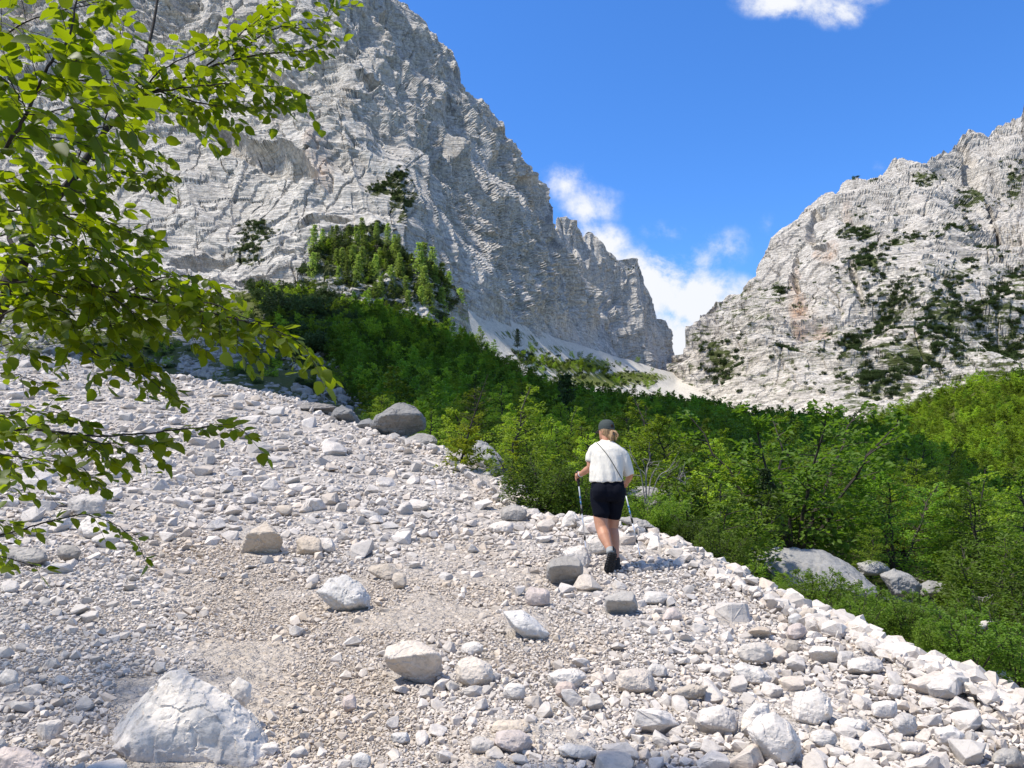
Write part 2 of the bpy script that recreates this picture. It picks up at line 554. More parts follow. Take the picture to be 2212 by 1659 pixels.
px, py, Yv = curtain(cols, [1455, 2600], [1010, 1010],
                     [1455, 1480, 1505, 1522, 1545, 1566, 1580, 1612, 1630, 1643, 1672, 1688, 1708, 1716, 1740, 1765, 1792, 1806, 1850, 1880, 1925, 1960, 1990, 2020, 2048, 2068, 2085, 2112, 2125, 2140, 2165, 2205, 2212, 2300, 2600],
                     [830, 783, 752, 738, 700, 664, 660, 648, 625, 598, 556, 535, 500, 488, 455, 440, 428, 434, 402, 386, 370, 367, 374, 365, 347, 328, 308, 309, 318, 296, 285, 262, 240, 205, 40], 400, RM_Y)
G = P(px, py, Yv)
nrm = -grid_normals(G)
nrm *= np.sign(-(nrm * (G - np.array([0, 0, CZ]))).sum(-1, keepdims=True))
fade = smooth1(py, 900, 780)
G = G + nrm * (cliff_relief(G, nrm, 2.2, 131, (0.30, 0.12), 0.9, 1.0) * (0.35 + 0.65 * fade) - alcoves(px, py, [(1765, 505, 22, 44, -10, 22), (1790, 560, 26, 10, 20, 10), (1733, 620, 8, 60, -5, 12), (2145, 520, 12, 90, -22, 20), (1860, 640, 10, 40, -10, 8), (1960, 470, 60, 8, 15, 8), (2085, 380, 14, 60, -35, 12)]))[..., None]
veg = 0.66 * blob_mask(px, py, RM_BLOBS)
veg = np.maximum(veg, 0.40 * smooth1(py, 430, 800) + 0.12 * smooth1(px, 1750, 1900))
veg = np.maximum(veg, blob_mask(px, py, [(1640, 700, 130, 90, .45), (1530, 770, 40, 40, .5), (1770, 850, 200, 30, .45)]))
rust = blob_mask(px, py, [(1737, 725, 22, 65, .9), (1728, 660, 12, 40, .8), (1800, 575, 28, 18, .9), (1775, 742, 25, 18, .6), (1830, 480, 14, 40, .35), (1742, 612, 8, 20, .7)])
G3 = add_back(G, 150, 120)
me = mesh_from('far_mountain', G3.reshape(-1, 3), grid_faces(*G3.shape[:2]), False)
attr(me, 'veg', np.pad(veg, ((0, 4), (0, 0))))
attr(me, 'rust', np.pad(rust, ((0, 4), (0, 0))))
tag(link('far_mountain', me, M_FAR), kind='structure')
RM_GRID = (px, py, G)


# ------------------------------------------------------------------ distant scree fan under the wall
def scree_far_mat(name, base, veg, k):
    m, nt, out = newmat(name)
    pos = N(nt, 'ShaderNodeNewGeometry').outputs['Position']
    n = NOISE(nt, pos, 0.35 * k, 6, 0.65)
    n2 = NOISE(nt, pos, 2.0 * k, 4, 0.7)
    c = MIX(nt, RAMP(nt, n, [(0.3, 0.0), (0.7, 1.0)]), tuple(x * 0.78 for x in base), base)
    c = MIX(nt, RAMP(nt, n2, [(0.36, 0.55), (0.52, 0.0)]), c, tuple(x * 0.4 for x in base))
    vg = N(nt, 'ShaderNodeAttribute', attribute_name='veg').outputs['Fac']
    vm = M_(nt, 'ADD', vg, M_(nt, 'MULTIPLY', M_(nt, 'SUBTRACT', NOISE(nt, pos, 0.5 * k, 6, 0.68), 0.5), 2.6))
    vm = RAMP(nt, vm, [(0.46, 0.0), (0.62, 1.0)])
    vc = MIX(nt, NOISE(nt, pos, 1.7 * k, 4, 0.6), tuple(x * 0.5 for x in veg), tuple(x * 1.5 for x in veg))
    c = MIX(nt, vm, c, vc)
    princ(nt, out, c, 0.95, 0.1, M_(nt, 'ADD', n2, M_(nt, 'MULTIPLY', vm, 0.5)), 0.8, 0.25 / k)
    return m


M_FAN = scree_far_mat('fan_scree', (0.72, 0.66, 0.55), (0.15, 0.17, 0.04), 0.6)
M_VALLEY = scree_far_mat('valley_soil_and_rubble', (0.44, 0.41, 0.36), (0.085, 0.095, 0.030), 1.6)
FAN_Y = logY([(980, 655, 225), (1010, 675, 228), (1100, 700, 280), (1200, 742, 345), (1330, 783, 455), (1460, 825, 560), (1560, 860, 545), (1660, 890, 480),
              (1000, 800, 185), (1100, 850, 190), (1300, 900, 260), (1500, 920, 330), (1660, 940, 360)])
cols = np.arange(960, 1680, 4.0)
px, py, Yv = curtain(cols, [960, 1680], [900, 960], [960, 1005, 1025, 1100, 1200, 1330, 1460, 1540, 1600, 1680], [640, 664, 668, 690, 730, 770, 806, 836, 858, 880], 120, FAN_Y)
G = P(px, py, Yv)
G[..., 2] += fbm(G * np.array([.05, .05, .02]), 4, 0.5, 5) * 1.2
veg = np.clip(blob_mask(px, py, [(1250, 790, 90, 18, .8), (1360, 815, 90, 14, .9), (1120, 725, 70, 14, .45), (1190, 755, 60, 10, .5), (1300, 820, 140, 20, .85), (1210, 800, 60, 16, .6)]), 0, 1)
me = mesh_from('scree_fan', G.reshape(-1, 3), grid_faces(*G.shape[:2]), True)
attr(me, 'veg', veg)
tag(link('scree_fan', me, M_FAN), kind='structure')

# ------------------------------------------------------------------ near scree: crest line and surface
CR_X = [-900, -300, 0, 200, 380, 520, 640, 700, 780, 860, 940, 1010, 1080, 1150, 1250, 1370, 1400, 1500, 1600, 1700, 1800, 1900, 2000, 2080, 2212, 2500, 2900]
CR_Y = [650, 715, 752, 785, 812, 838, 866, 898, 930, 948, 968, 1020, 1078, 1112, 1126, 1146, 1164, 1214, 1264, 1314, 1357, 1404, 1442, 1474, 1555, 1740, 1990]
CR_D = [60, 50, 46, 42, 38, 34, 30, 27, 23, 21, 19, 16.5, 14, 12.5, 11.5, 10.6, 10.2, 9, 8.0, 7.2, 6.5, 6.0, 5.5, 5.2, 4.7, 3.8, 3.0]
SC_PTS = [(x, y, d) for x, y, d in zip(CR_X, CR_Y, CR_D)] + [
    (0, 1659, 3.2), (550, 1659, 3.5), (1106, 1659, 3.6), (1660, 1659, 3.7), (2212, 1659, 4.15), (1320, 1240, 8.3), (1106, 1350, 6.1), (550, 1350, 6.3), (0, 1300, 6.3),
    (1106, 1200, 9.3), (600, 1150, 10.5), (200, 1100, 11.5), (0, 1050, 13), (700, 1000, 16.5), (300, 950, 19), (0, 900, 22.5), (500, 880, 27), (200, 845, 30.5),
    (1700, 1450, 5.45), (2000, 1550, 4.7), (1450, 1350, 6.3), (850, 1250, 8.0), (300, 1250, 7.6), (-600, 2500, 1.65), (1106, 2500, 1.75), (2900, 2500, 1.9), (-900, 1659, 2.9), (-900, 1200, 8), (-900, 900, 21)]
SC_Y = logY(SC_PTS)


def scree_P(px, py):
    return P(px, py, SC_Y(px, py))


cols = np.arange(-900, 2900, 8.0)
cr = interp(cols, CR_X, CR_Y)
rows = 150
s = np.linspace(0, 1, rows)[:, None] ** 0.8
py = 2600 + (cr[None] - 2600) * s
px = np.broadcast_to(cols[None], py.shape)
G = scree_P(px, py)
crest = P(cols, cr, interp(cols, CR_X, CR_D))
G[-1] = crest
tan_ = np.gradient(crest, axis=0)
for _ in range(8):
    tan_[1:-1] = (tan_[:-2] + tan_[1:-1] * 2 + tan_[2:]) / 4
outw = np.stack([-tan_[:, 1], tan_[:, 0], np.zeros(len(tan_))], -1)
outw /= np.linalg.norm(outw, axis=1, keepdims=True)
outw *= np.sign((outw * np.array([1, .8, 0])).sum(1, keepdims=True))
extra = []
for t in np.concatenate([np.linspace(.15, 1.5, 10), np.linspace(2, 9, 12)]):
    q = crest + outw * t * np.clip(crest[:, 1:2] / 9, 0.6, 3)
    q[:, 2] -= (0.12 * t + 0.62 * t * smooth1(np.full(len(cols), t), 0, 2.0)) * np.clip(crest[:, 1] / 9, 0.6, 3)
    extra.append(q[None])
SCB = np.concatenate(extra, 0)
G = np.concatenate([G, SCB], 0)
G[..., 2] += fbm(G * 1.1, 4, 0.5, 91) * 0.05 + fbm(G * 6.0, 3, 0.5, 92) * 0.012 - 0.01
scree_me = mesh_from('scree_slope', G.reshape(-1, 3), grid_faces(*G.shape[:2]), True)
PATH_BLOBS = [(420, 1200, 150, 60), (520, 1280, 170, 110), (620, 1400, 210, 150), (720, 1530, 230, 160), (760, 1330, 260, 110, .9), (950, 1300, 260, 90, .8), (1000, 1180, 130, 60, .7),
              (1130, 1250, 150, 60, .7), (1000, 1620, 170, 80, .6), (1180, 1400, 200, 70, .7), (1060, 1060, 60, 40, .8)]
pm = blob_mask(px, py, PATH_BLOBS)
attr(scree_me, 'path', np.pad(pm, ((0, len(SCB)), (0, 0))))
m, nt, out = newmat('scree_gravel')
pos = N(nt, 'ShaderNodeNewGeometry').outputs['Position']
pa = N(nt, 'ShaderNodeAttribute', attribute_name='path').outputs['Fac']
v1 = N(nt, 'ShaderNodeTexVoronoi', feature='F1', i={'Vector': pos, 'Scale': 46.0, 'Randomness': 1.0})
v2 = N(nt, 'ShaderNodeTexVoronoi', feature='F1', i={'Vector': pos, 'Scale': 120.0, 'Randomness': 1.0})
v3 = N(nt, 'ShaderNodeTexVoronoi', feature='F1', i={'Vector': pos, 'Scale': 15.0, 'Randomness': 1.0})
h1 = M_(nt, 'SUBTRACT', 0.9, v1.outputs['Distance'])
h2 = M_(nt, 'SUBTRACT', 0.9, v2.outputs['Distance'])
n = NOISE(nt, pos, 1.6, 5, 0.6)
stone = MIX(nt, N(nt, 'ShaderNodeSeparateColor', i={0: v1.outputs['Color']}).outputs[0], (0.42, 0.38, 0.335), (0.62, 0.57, 0.51))
earth = MIX(nt, n, (0.44, 0.345, 0.24), (0.58, 0.475, 0.36))
earth = MIX(nt, RAMP(nt, N(nt, 'ShaderNodeSeparateColor', i={0: v2.outputs['Color']}).outputs[1], [(0.35, 0.0), (0.9, 0.75)]), earth, (0.60, 0.55, 0.47))
pmix = RAMP(nt, M_(nt, 'ADD', pa, M_(nt, 'MULTIPLY', M_(nt, 'SUBTRACT', n, 0.5), 1.4)), [(0.1, 0.0), (0.95, 1.0)])
c = MIX(nt, pmix, stone, earth)
c = MIX(nt, RAMP(nt, v1.outputs['Distance'], [(0.45, 0.0), (0.8, 0.5)]), c, (0.24, 0.215, 0.185))
c = MIX(nt, RAMP(nt, v3.outputs['Distance'], [(0.40, 0.0), (0.75, 0.55)]), c, (0.26, 0.225, 0.185))
c = MIX(nt, 0.35, c, MIX(nt, N(nt, 'ShaderNodeSeparateColor', i={0: v3.outputs['Color']}).outputs[0], (0.40, 0.35, 0.30), (0.66, 0.60, 0.54)))
hh = M_(nt, 'ADD', M_(nt, 'ADD', M_(nt, 'MULTIPLY', h1, 0.8), M_(nt, 'MULTIPLY', h2, 0.4)), M_(nt, 'MULTIPLY', M_(nt, 'SUBTRACT', 0.9, v3.outputs['Distance']), 2.2))
princ(nt, out, c, 0.95, 0.1, hh, 1.0, 0.022)
M_GRAVEL = m
tag(link('scree_slope', scree_me, M_GRAVEL), kind='structure')
scree_bvh = BVHTree.FromPolygons([tuple(v) for v in G.reshape(-1, 3)], grid_faces(*G.shape[:2]).tolist())

# ------------------------------------------------------------------ valley floor and forested slopes
VA_TX = [-400, 0, 250, 460, 560, 640, 700, 850, 1000, 1100, 1200, 1400, 1500, 1650, 1800, 1910, 2050, 2130, 2212, 2500, 2800]
VA_TY = [585, 595, 602, 628, 618, 622, 645, 680, 760, 822, 866, 892, 905, 930, 942, 975, 1035, 1110, 1180, 1320, 1460]
VA_Y = logY([(-400, 590, 180), (0, 600, 172), (250, 605, 166), (460, 632, 160), (560, 620, 155), (700, 640, 158), (850, 680, 160), (1000, 760, 158), (1100, 822, 155), (1200, 866, 160),
             (1400, 892, 172), (1500, 905, 172), (1650, 930, 162), (1800, 942, 142), (1910, 975, 122), (2050, 1035, 102), (2130, 1110, 80), (2212, 1180, 62), (2500, 1300, 45), (2800, 1450, 34),
             (2212, 1650, 8.5), (1900, 1500, 10.5), (1700, 1420, 11.5), (1500, 1320, 14), (1400, 1250, 16), (1250, 1200, 18), (1100, 1150, 21), (950, 1060, 27), (800, 1000, 34),
             (640, 950, 44), (380, 890, 58), (0, 830, 70), (-400, 800, 80), (1800, 1300, 15.5), (2212, 1400, 14.5), (2000, 1200, 23), (1700, 1150, 25), (1400, 1060, 33), (1150, 980, 48),
             (1000, 900, 66), (800, 880, 72), (1500, 950, 74), (1800, 1000, 66), (2100, 1150, 46), (2212, 1250, 34), (600, 800, 90), (300, 740, 110), (0, 720, 120), (850, 780, 110),
             (2600, 2000, 5.5), (2600, 1700, 9), (1106, 1400, 12), (640, 1100, 28), (0, 1000, 45)])
cols = np.arange(-400, 2800, 10.0)
crv = interp(cols, CR_X, CR_Y)
px, py, Yv = curtain(cols, cols, crv + 110, VA_TX, VA_TY, 150, VA_Y, 1.2)
G = P(px, py, Yv)
G[..., 2] += fbm(G * np.array([.12, .12, .05]), 4, 0.5, 15) * np.clip(Yv / 60, .15, 1.0)
veg = np.full(px.shape, 0.85)
talus = blob_mask(px, py, [(350, 700, 330, 120), (560, 760, 200, 90), (200, 660, 500, 70), (690, 830, 120, 50, .9), (-200, 700, 500, 150)])
streak = fbm(np.stack([px * .006 + py * .012, (py - 0.55 * px) * .045, px * 0], -1), 4, 0.55, 61)
veg = np.where(talus > 0.1, 0.66 + 0.70 * streak + 0.25 * smooth1(px, 250, 650), veg)
veg -= 0.5 * blob_mask(px, py, [(480, 625, 60, 26), (300, 620, 120, 30)])
veg -= 0.5 * smooth1(Yv, 22, 10)
G3 = add_back(G, 60, 12)
me = mesh_from('valley_ground', G3.reshape(-1, 3), grid_faces(*G3.shape[:2]), True)
attr(me, 'veg', np.pad(veg, ((0, 4), (0, 0)), mode='edge'))
tag(link('valley_ground', me, M_VALLEY), kind='structure')

# knoll with larches in front of the wall
KN_Y = logY([(650, 560, 172), (690, 510, 178), (740, 490, 186), (830, 490, 196), (900, 540, 192), (950, 580, 192), (990, 640, 196), (1010, 730, 200), (650, 760, 146), (850, 780, 150), (1010, 800, 158), (800, 640, 168)])
cols = np.arange(640, 1030, 3.0)
px, py, Yv = curtain(cols, [640, 1030], [770, 800], [640, 660, 690, 740, 830, 900, 950, 985, 1000, 1012, 1030], [600, 560, 522, 505, 508, 560, 600, 650, 700, 735, 770], 110, KN_Y)
G = P(px, py, Yv)
nrm = -grid_normals(G)
nrm *= np.sign(-(nrm * (G - np.array([0, 0, CZ]))).sum(-1, keepdims=True))
G = G + nrm * cliff_relief(G, nrm, 0.6, 411, (0.2, 0.0), 0.7)[..., None]
G3 = add_back(G, 30, 25)
me = mesh_from('rocky_knoll', G3.reshape(-1, 3), grid_faces(*G3.shape[:2]), False)
vv = 0.62 - 0.6 * blob_mask(px, py, [(985, 705, 30, 50), (860, 700, 80, 20, .6)])
attr(me, 'veg', np.pad(vv, ((0, 4), (0, 0))))
attr(me, 'rust', np.zeros(len(me.vertices)))
tag(link('rocky_knoll', me, M_CLIFF), kind='structure')
KN_TOP = ([640, 660, 690, 740, 830, 900, 950, 985, 1000, 1012, 1030], [600, 560, 522, 505, 508, 560, 600, 650, 700, 735, 770])

# sunny forest hill on the right
HI_Y = logY([(1850, 925, 300), (1910, 895, 285), (2000, 862, 270), (2100, 835, 250), (2212, 812, 230), (2500, 740, 190), (2800, 700, 170), (1850, 1150, 190), (2050, 1150, 150), (2212, 1200, 120), (2500, 1300, 90), (2800, 1350, 80)])
HI_T = ([1760, 1850, 1905, 2000, 2080, 2110, 2150, 2212, 2500, 2800], [985, 935, 902, 868, 842, 826, 828, 818, 745, 700])
cols = np.arange(1760, 2800, 8.0)
px, py, Yv = curtain(cols, [1760, 2800], [1120, 1400], *HI_T, 80, HI_Y)
G = P(px, py, Yv)
G[..., 2] += fbm(G * .05, 3, 0.5, 35) * 1.5
G3 = add_back(G, 60, 15)
me = mesh_from('forest_hill', G3.reshape(-1, 3), grid_faces(*G3.shape[:2]), True)
attr(me, 'veg', np.full(len(me.vertices), 0.9))
tag(link('forest_hill', me, M_VALLEY), kind='structure')

# one sheet under everything, out to the horizon
me = mesh_from('ground', [(-9000, -9000, -22), (9000, -9000, -22), (9000, 9000, -22), (-9000, 9000, -22)], np.array([[0, 1, 2, 3]]))
attr(me, 'veg', np.full(4, 0.7))
tag(link('ground', me, M_VALLEY), kind='structure')
# the stony ground behind and beside the photographer
me = mesh_from('valley_floor', [(-60, -80, -1.2), (60, -80, -1.2), (60, 1.2, -1.2), (-60, 1.2, -1.2)], np.array([[0, 1, 2, 3]]))
attr(me, 'path', np.full(4, 0.0))
tag(link('valley_floor', me, M_GRAVEL), kind='structure')

# ------------------------------------------------------------------ cloud overhead that shades the far wood
def cloud_over(target, rx, ry, rz, height, seed, rot=0.0):
    bm = bmesh.new()
    bmesh.ops.create_icosphere(bm, subdivisions=6, radius=1.0)
    V = np.array([v.co for v in bm.verts])
    n = unit_v(V)
    V = V * (1 + 0.30 * fbm(n * 1.6 + seed, 3, 0.5, seed) + 0.14 * fbm(n * 5 + seed, 3, 0.5, seed + 3))[:, None] * np.array([rx, ry, rz])
    c, s_ = math.cos(rot), math.sin(rot)
    V = np.stack([V[:, 0] * c - V[:, 1] * s_, V[:, 0] * s_ + V[:, 1] * c, V[:, 2]], -1)
    for v, q in zip(bm.verts, V):
        v.co = q
    me = bpy.data.meshes.new('cloud')
    bm.to_mesh(me)
    bm.free()
    o = link('cloud', me, M_CLOUD)
    o.location = Vector(target) + sd * (height / sd.z)
    tag(o, kind='structure')


def unit_v(v):
    return v / np.linalg.norm(v, axis=-1, keepdims=True)


M_CLOUD, nt, out = newmat('cloud_vapour')
princ(nt, out, (0.85, 0.86, 0.88), 1.0, 0.0)
cloud_over((30, 94, 8), 80, 60, 9, 280, 5, 0.0)
# ================================================================== stones and boulders
def stone_mat(name, base, var=0.16, bump=0.012, scale=1.0, rough_patch=0.0):
    m, nt, out = newmat(name)
    tco = N(nt, 'ShaderNodeTexCoord').outputs['Object']
    geo = N(nt, 'ShaderNodeNewGeometry')
    oi = N(nt, 'ShaderNodeObjectInfo').outputs['Random']
    rnd = M_(nt, 'FRACT', M_(nt, 'ADD', geo.outputs['Random Per Island'], oi))
    rnd2 = M_(nt, 'FRACT', M_(nt, 'MULTIPLY', rnd, 17.3))
    lo = tuple(x * (1 - var) for x in base)
    hi = tuple(min(0.85, x * (1 + var * 0.8)) for x in base)
    c = MIX(nt, rnd, lo, hi)
    c = MIX(nt, RAMP(nt, rnd2, [(0.80, 0.0), (0.90, 0.45)]), c, (base[0] * 1.0, base[1] * 0.88, base[2] * 0.74))
    c = MIX(nt, RAMP(nt, rnd2, [(0.10, 0.5), (0.20, 0.0)]), c, (base[0] * 0.74, base[1] * 0.77, base[2] * 0.80))
    gp = geo.outputs['Position']
    n1 = NOISE(nt, gp, 5.0 * scale, 6, 0.65)
    n2 = NOISE(nt, gp, 30.0 * scale, 5, 0.65)
    n3 = NOISE(nt, MAPV(nt, gp, (1, 1, 2.2), (0.5, 0.3, 0)), 9.0 * scale, 4, 0.6, 1.2)
    c = MIX(nt, RAMP(nt, n1, [(0.36, 0.35), (0.56, 0.0)]), c, tuple(x * 0.70 for x in base))
    c = MIX(nt, RAMP(nt, n2, [(0.38, 0.45), (0.50, 0.0)]), c, tuple(x * 0.55 for x in base))
    c = MIX(nt, RAMP(nt, n3, [(0.488, 0.0), (0.5, 0.3), (0.512, 0.0)]), c, tuple(x * 0.5 for x in base))
    if rough_patch:
        c = MIX(nt, M_(nt, 'MULTIPLY', RAMP(nt, NOISE(nt, gp, 2.2 * scale, 4, 0.6), [(0.42, 0.0), (0.62, 1.0)]), rough_patch), c, (base[0] * 0.45, base[1] * 0.45, base[2] * 0.45))
    dirt = N(nt, 'ShaderNodeAttribute', attribute_name='path').outputs['Fac']
    c = MIX(nt, M_(nt, 'MULTIPLY', dirt, 0.7), c, (0.50, 0.405, 0.30))
    h = M_(nt, 'ADD', M_(nt, 'MULTIPLY', n2, 0.5), M_(nt, 'ADD', n1, M_(nt, 'MULTIPLY', n3, 0.4)))
    princ(nt, out, c, 0.92, 0.15, h, 0.9, bump)
    return m


S_PALE = stone_mat('pale_limestone', (0.60, 0.545, 0.485))
S_MASS = stone_mat('scree_limestone', (0.63, 0.565, 0.495), 0.22, 0.006)
S_WHITE = stone_mat('white_limestone', (0.67, 0.61, 0.54), 0.06)
S_TAN = stone_mat('tan_limestone', (0.54, 0.46, 0.37), 0.08)
S_BLUE = stone_mat('bluish_limestone', (0.59, 0.555, 0.51), 0.06)
S_PINK = stone_mat('pinkish_limestone', (0.58, 0.49, 0.435), 0.06)
S_DARK = stone_mat('weathered_dark_limestone', (0.26, 0.25, 0.235), 0.06, 0.05, 0.35, 0.35)
S_GREY = stone_mat('weathered_grey_limestone', (0.41, 0.38, 0.34), 0.06, 0.02, 0.8, 0.55)
S_OUTC = stone_mat('outcrop_limestone', (0.38, 0.365, 0.34), 0.05, 0.06, 0.25, 0.3)


def hull_mesh(pts):
    bm = bmesh.new()
    for p in pts:
        bm.verts.new(p)
    r = bmesh.ops.convex_hull(bm, input=bm.verts)
    bmesh.ops.delete(bm, geom=[v for v in bm.verts if not v.link_faces], context='VERTS')
    return bm


def rock_points(seed, n=15):
    g = np.random.default_rng(seed)
    p = g.normal(size=(n, 3))
    p /= np.linalg.norm(p, axis=1, keepdims=True)
    p = np.sign(p) * np.abs(p) ** 0.75
    p *= g.uniform(0.8, 1.1, (n, 1))
    return p


def arrays(bm):
    me = bpy.data.meshes.new('tmp')
    bmesh.ops.triangulate(bm, faces=bm.faces)
    bm.to_mesh(me)
    V = np.empty(len(me.vertices) * 3)
    me.vertices.foreach_get('co', V)
    F = np.empty(len(me.polygons) * 3, np.int32)
    me.polygons.foreach_get('vertices', F)
    bpy.data.meshes.remove(me)
    return V.reshape(-1, 3), F.reshape(-1, 3)


def split_long(V, F):
    """cut every triangle longer than average in two along its longest edge's midpoint (1 -> 4 for the rest of the big ones)"""
    E = np.concatenate([F[:, [0, 1]], F[:, [1, 2]], F[:, [2, 0]]])
    E.sort(axis=1)
    key = E[:, 0].astype(np.int64) * len(V) + E[:, 1]
    uq, inv = np.unique(key, return_inverse=True)
    a, b = uq // len(V), uq % len(V)
    mid = (V[a] + V[b]) / 2
    m = len(V) + inv.reshape(3, -1).T
    V2 = np.concatenate([V, mid])
    F2 = np.concatenate([np.stack([F[:, 0], m[:, 0], m[:, 2]], -1), np.stack([F[:, 1], m[:, 1], m[:, 0]], -1),
                         np.stack([F[:, 2], m[:, 2], m[:, 1]], -1), m])
    return V2, F2


def vnormals(V, F):
    fn = np.cross(V[F[:, 1]] - V[F[:, 0]], V[F[:, 2]] - V[F[:, 0]])
    n = np.zeros_like(V)
    for k in range(3):
        np.add.at(n, F[:, k], fn)
    return n / (np.linalg.norm(n, axis=1, keepdims=True) + 1e-12)


def detail(bm, maxf, rough, seed, bevel=0.0, scale=1.0):
    """round the edges a little, cut the faces up and roughen them"""
    if bevel:
        bmesh.ops.bevel(bm, geom=list(bm.edges), offset=bevel, segments=1, affect='EDGES', profile=0.6, clamp_overlap=True)
    V, F = arrays(bm)
    bm.free()
    while len(F) * 4 <= maxf:
        V, F = split_long(V, F)
        if len(F) > 300:      # relax the cut so that edges read as worn, not as creases
            nb = np.zeros_like(V)
            ct = np.zeros(len(V))
            for i, j in ((0, 1), (1, 2), (2, 0)):
                np.add.at(nb, F[:, i], V[F[:, j]])
                np.add.at(ct, F[:, i], 1)
            V = V * 0.72 + 0.28 * nb / np.maximum(ct, 1)[:, None]
    n = vnormals(V, F)
    q = V * scale + seed * 3.7
    d = fbm(q * 1.6, 5, 0.55, seed) * rough * 1.3 - np.abs(fbm(q * 2.6, 5, 0.6, seed + 3)) * rough * 1.3
    lay = (q @ np.array([0.3, 0.2, 1.0]) * 2.2 + fbm(q * 1.2, 3, 0.5, seed + 8) * 1.4) % 1.0
    d += np.where(lay < .85, lay / .85, (1 - lay) / .15) * rough * 0.5
    return V + n * d[:, None], F


def remesh_arrays(bm, voxel):
    """even skin over a hull, so that chips and cracks are cut at one scale all over"""
    me = bpy.data.meshes.new('tmp')
    bm.to_mesh(me)
    bm.free()
    o = bpy.data.objects.new('tmp', me)
    COL.objects.link(o)
    md = o.modifiers.new('r', 'REMESH')
    md.mode = 'VOXEL'
    md.voxel_size = voxel
    sm = o.modifiers.new('s', 'SMOOTH')
    sm.iterations = 2
    sm.factor = 0.5
    bpy.context.view_layer.update()
    out = bpy.data.meshes.new_from_object(o.evaluated_get(bpy.context.evaluated_depsgraph_get()))
    bm2 = bmesh.new()
    bm2.from_mesh(out)
    bpy.data.objects.remove(o)
    bpy.data.meshes.remove(me)
    V, F = arrays(bm2)
    bm2.free()
    bpy.data.meshes.remove(out)
    return V, F


def weather(V, F, rough, seed):
    """break an even rock skin up: facets, chips, layers, pits"""
    n = vnormals(V, F)
    g = np.random.default_rng(seed)
    q = V * 1.0 + seed * 3.7
    d = fbm(q * 1.5, 3, 0.5, seed) * rough * 1.1
    # conchoidal chips: flat cells of differing height
    for sc_, am in ((1.6, .9), (3.4, .55), (7.5, .22)):
        ax = g.normal(0, 1, (3, 3)) * sc_
        w = fbm(q * sc_, 2, .5, seed + 7)[:, None] * .9
        c = np.floor(q @ ax.T * .6 + w).astype(np.int64)
        d += _h(c[:, 0], c[:, 1], c[:, 2], seed + 31) * rough * am * .5
    d -= np.clip(fbm(q * 2.2, 4, 0.6, seed + 3, True) - .35, 0, 1) * rough * 1.2
    lay = (q @ np.array([0.35, 0.25, 1.0]) * 2.6 + fbm(q * 1.2, 3, 0.5, seed + 8) * 1.6) % 1.0
    d += np.where(lay < .85, lay / .85, (1 - lay) / .15) * rough * 0.35
    d += fbm(q * 14, 3, 0.6, seed + 9) * rough * .22
    return V + n * d[:, None]


TPL_LOW = []
for k in range(30):
    bm = hull_mesh(rock_points(100 + k, 12 + k % 9))
    V, F = arrays(bm)
    bm.free()
    TPL_LOW.append((V, F))
TPL_TINY = []
for k in range(12):
    TPL_TINY.append(arrays(hull_mesh(rock_points(400 + k, 8))))
TPL_MID = []
for k in range(18):
    TPL_MID.append(detail(hull_mesh(rock_points(200 + k, 11 + k % 8)), 700, 0.07, k + 1, 0.07))

# --- boulders one can tell apart: centre, width, height in the photo, colour, kind name, label, optional outline
B = []
def bo(cx, cy, w, h, mat, label, outline=None, depth=0.8, Y=None, cat='boulder', seed=None, rough=0.05, cuts=0, over=0.0):
    B.append((cx, cy, w, h, mat, label, outline, depth, Y, cat, seed if seed is not None else len(B) * 7 + 3, rough, over))


bo(405, 1570, 390, 260, S_WHITE, 'huge pale boulder with a peaked top, biggest rock in the lower left foreground',
   [(212, 1625), (235, 1590), (285, 1520), (345, 1475), (370, 1452), (395, 1446), (430, 1462), (500, 1500), (560, 1560), (592, 1620), (605, 1680), (560, 1760), (300, 1760), (225, 1690)], 0.75, 3.75, rough=0.075)
bo(520, 1495, 50, 65, S_WHITE, 'white slanted rock pressed against the right shoulder of the huge foreground boulder', Y=4.05)
bo(50, 1650, 120, 80, S_PINK, 'flat pinkish slab in the bottom left corner', [(-20, 1625), (10, 1612), (60, 1618), (104, 1640), (100, 1690), (-20, 1700)], 0.9, 3.15)
bo(745, 1285, 120, 90, S_BLUE, 'broad white slab with a flat sloping top left of the path middle',
   [(684, 1280), (712, 1250), (745, 1240), (780, 1262), (803, 1290), (800, 1312), (755, 1326), (715, 1312)], 0.8)
bo(562, 1168, 106, 80, S_TAN, 'tan angular boulder with a dark undercut at the head of the gravel gully',
   [(511, 1195), (530, 1160), (555, 1140), (575, 1128), (600, 1150), (615, 1172), (600, 1200), (585, 1205), (560, 1190), (520, 1200)], 0.8, over=.9)
bo(668, 1180, 66, 48, S_TAN, 'blocky yellowish grey rock just right of the tan undercut boulder', depth=1.0)
bo(705, 1178, 40, 40, S_WHITE, 'white wedge rock touching the yellowish block', depth=1.0)
bo(614, 1103, 40, 30, S_TAN, 'yellowish stone on the upper scree above the tan undercut boulder', depth=1.0)
bo(826, 1236, 66, 42, S_TAN, 'tan pointed rock above the broad white slab', [(793, 1232), (800, 1222), (838, 1216), (860, 1232), (856, 1252), (838, 1260), (812, 1248)])
bo(862, 1255, 36, 44, S_TAN, 'small brownish rock leaning on the tan pointed rock')
bo(890, 1436, 128, 106, S_PALE, 'large angular block with a flat broken face tilted towards the path',
   [(828, 1420), (835, 1396), (870, 1385), (905, 1384), (935, 1400), (955, 1425), (950, 1462), (930, 1486), (905, 1478), (860, 1455), (832, 1440)], 0.9, rough=0.045, over=.6)
bo(1025, 1453, 90, 74, S_WHITE, 'rounded white boulder with scalloped surface beside the flat faced block', depth=0.9)
bo(1021, 1401, 58, 34, S_WHITE, 'small white wedge above the rounded white boulder')
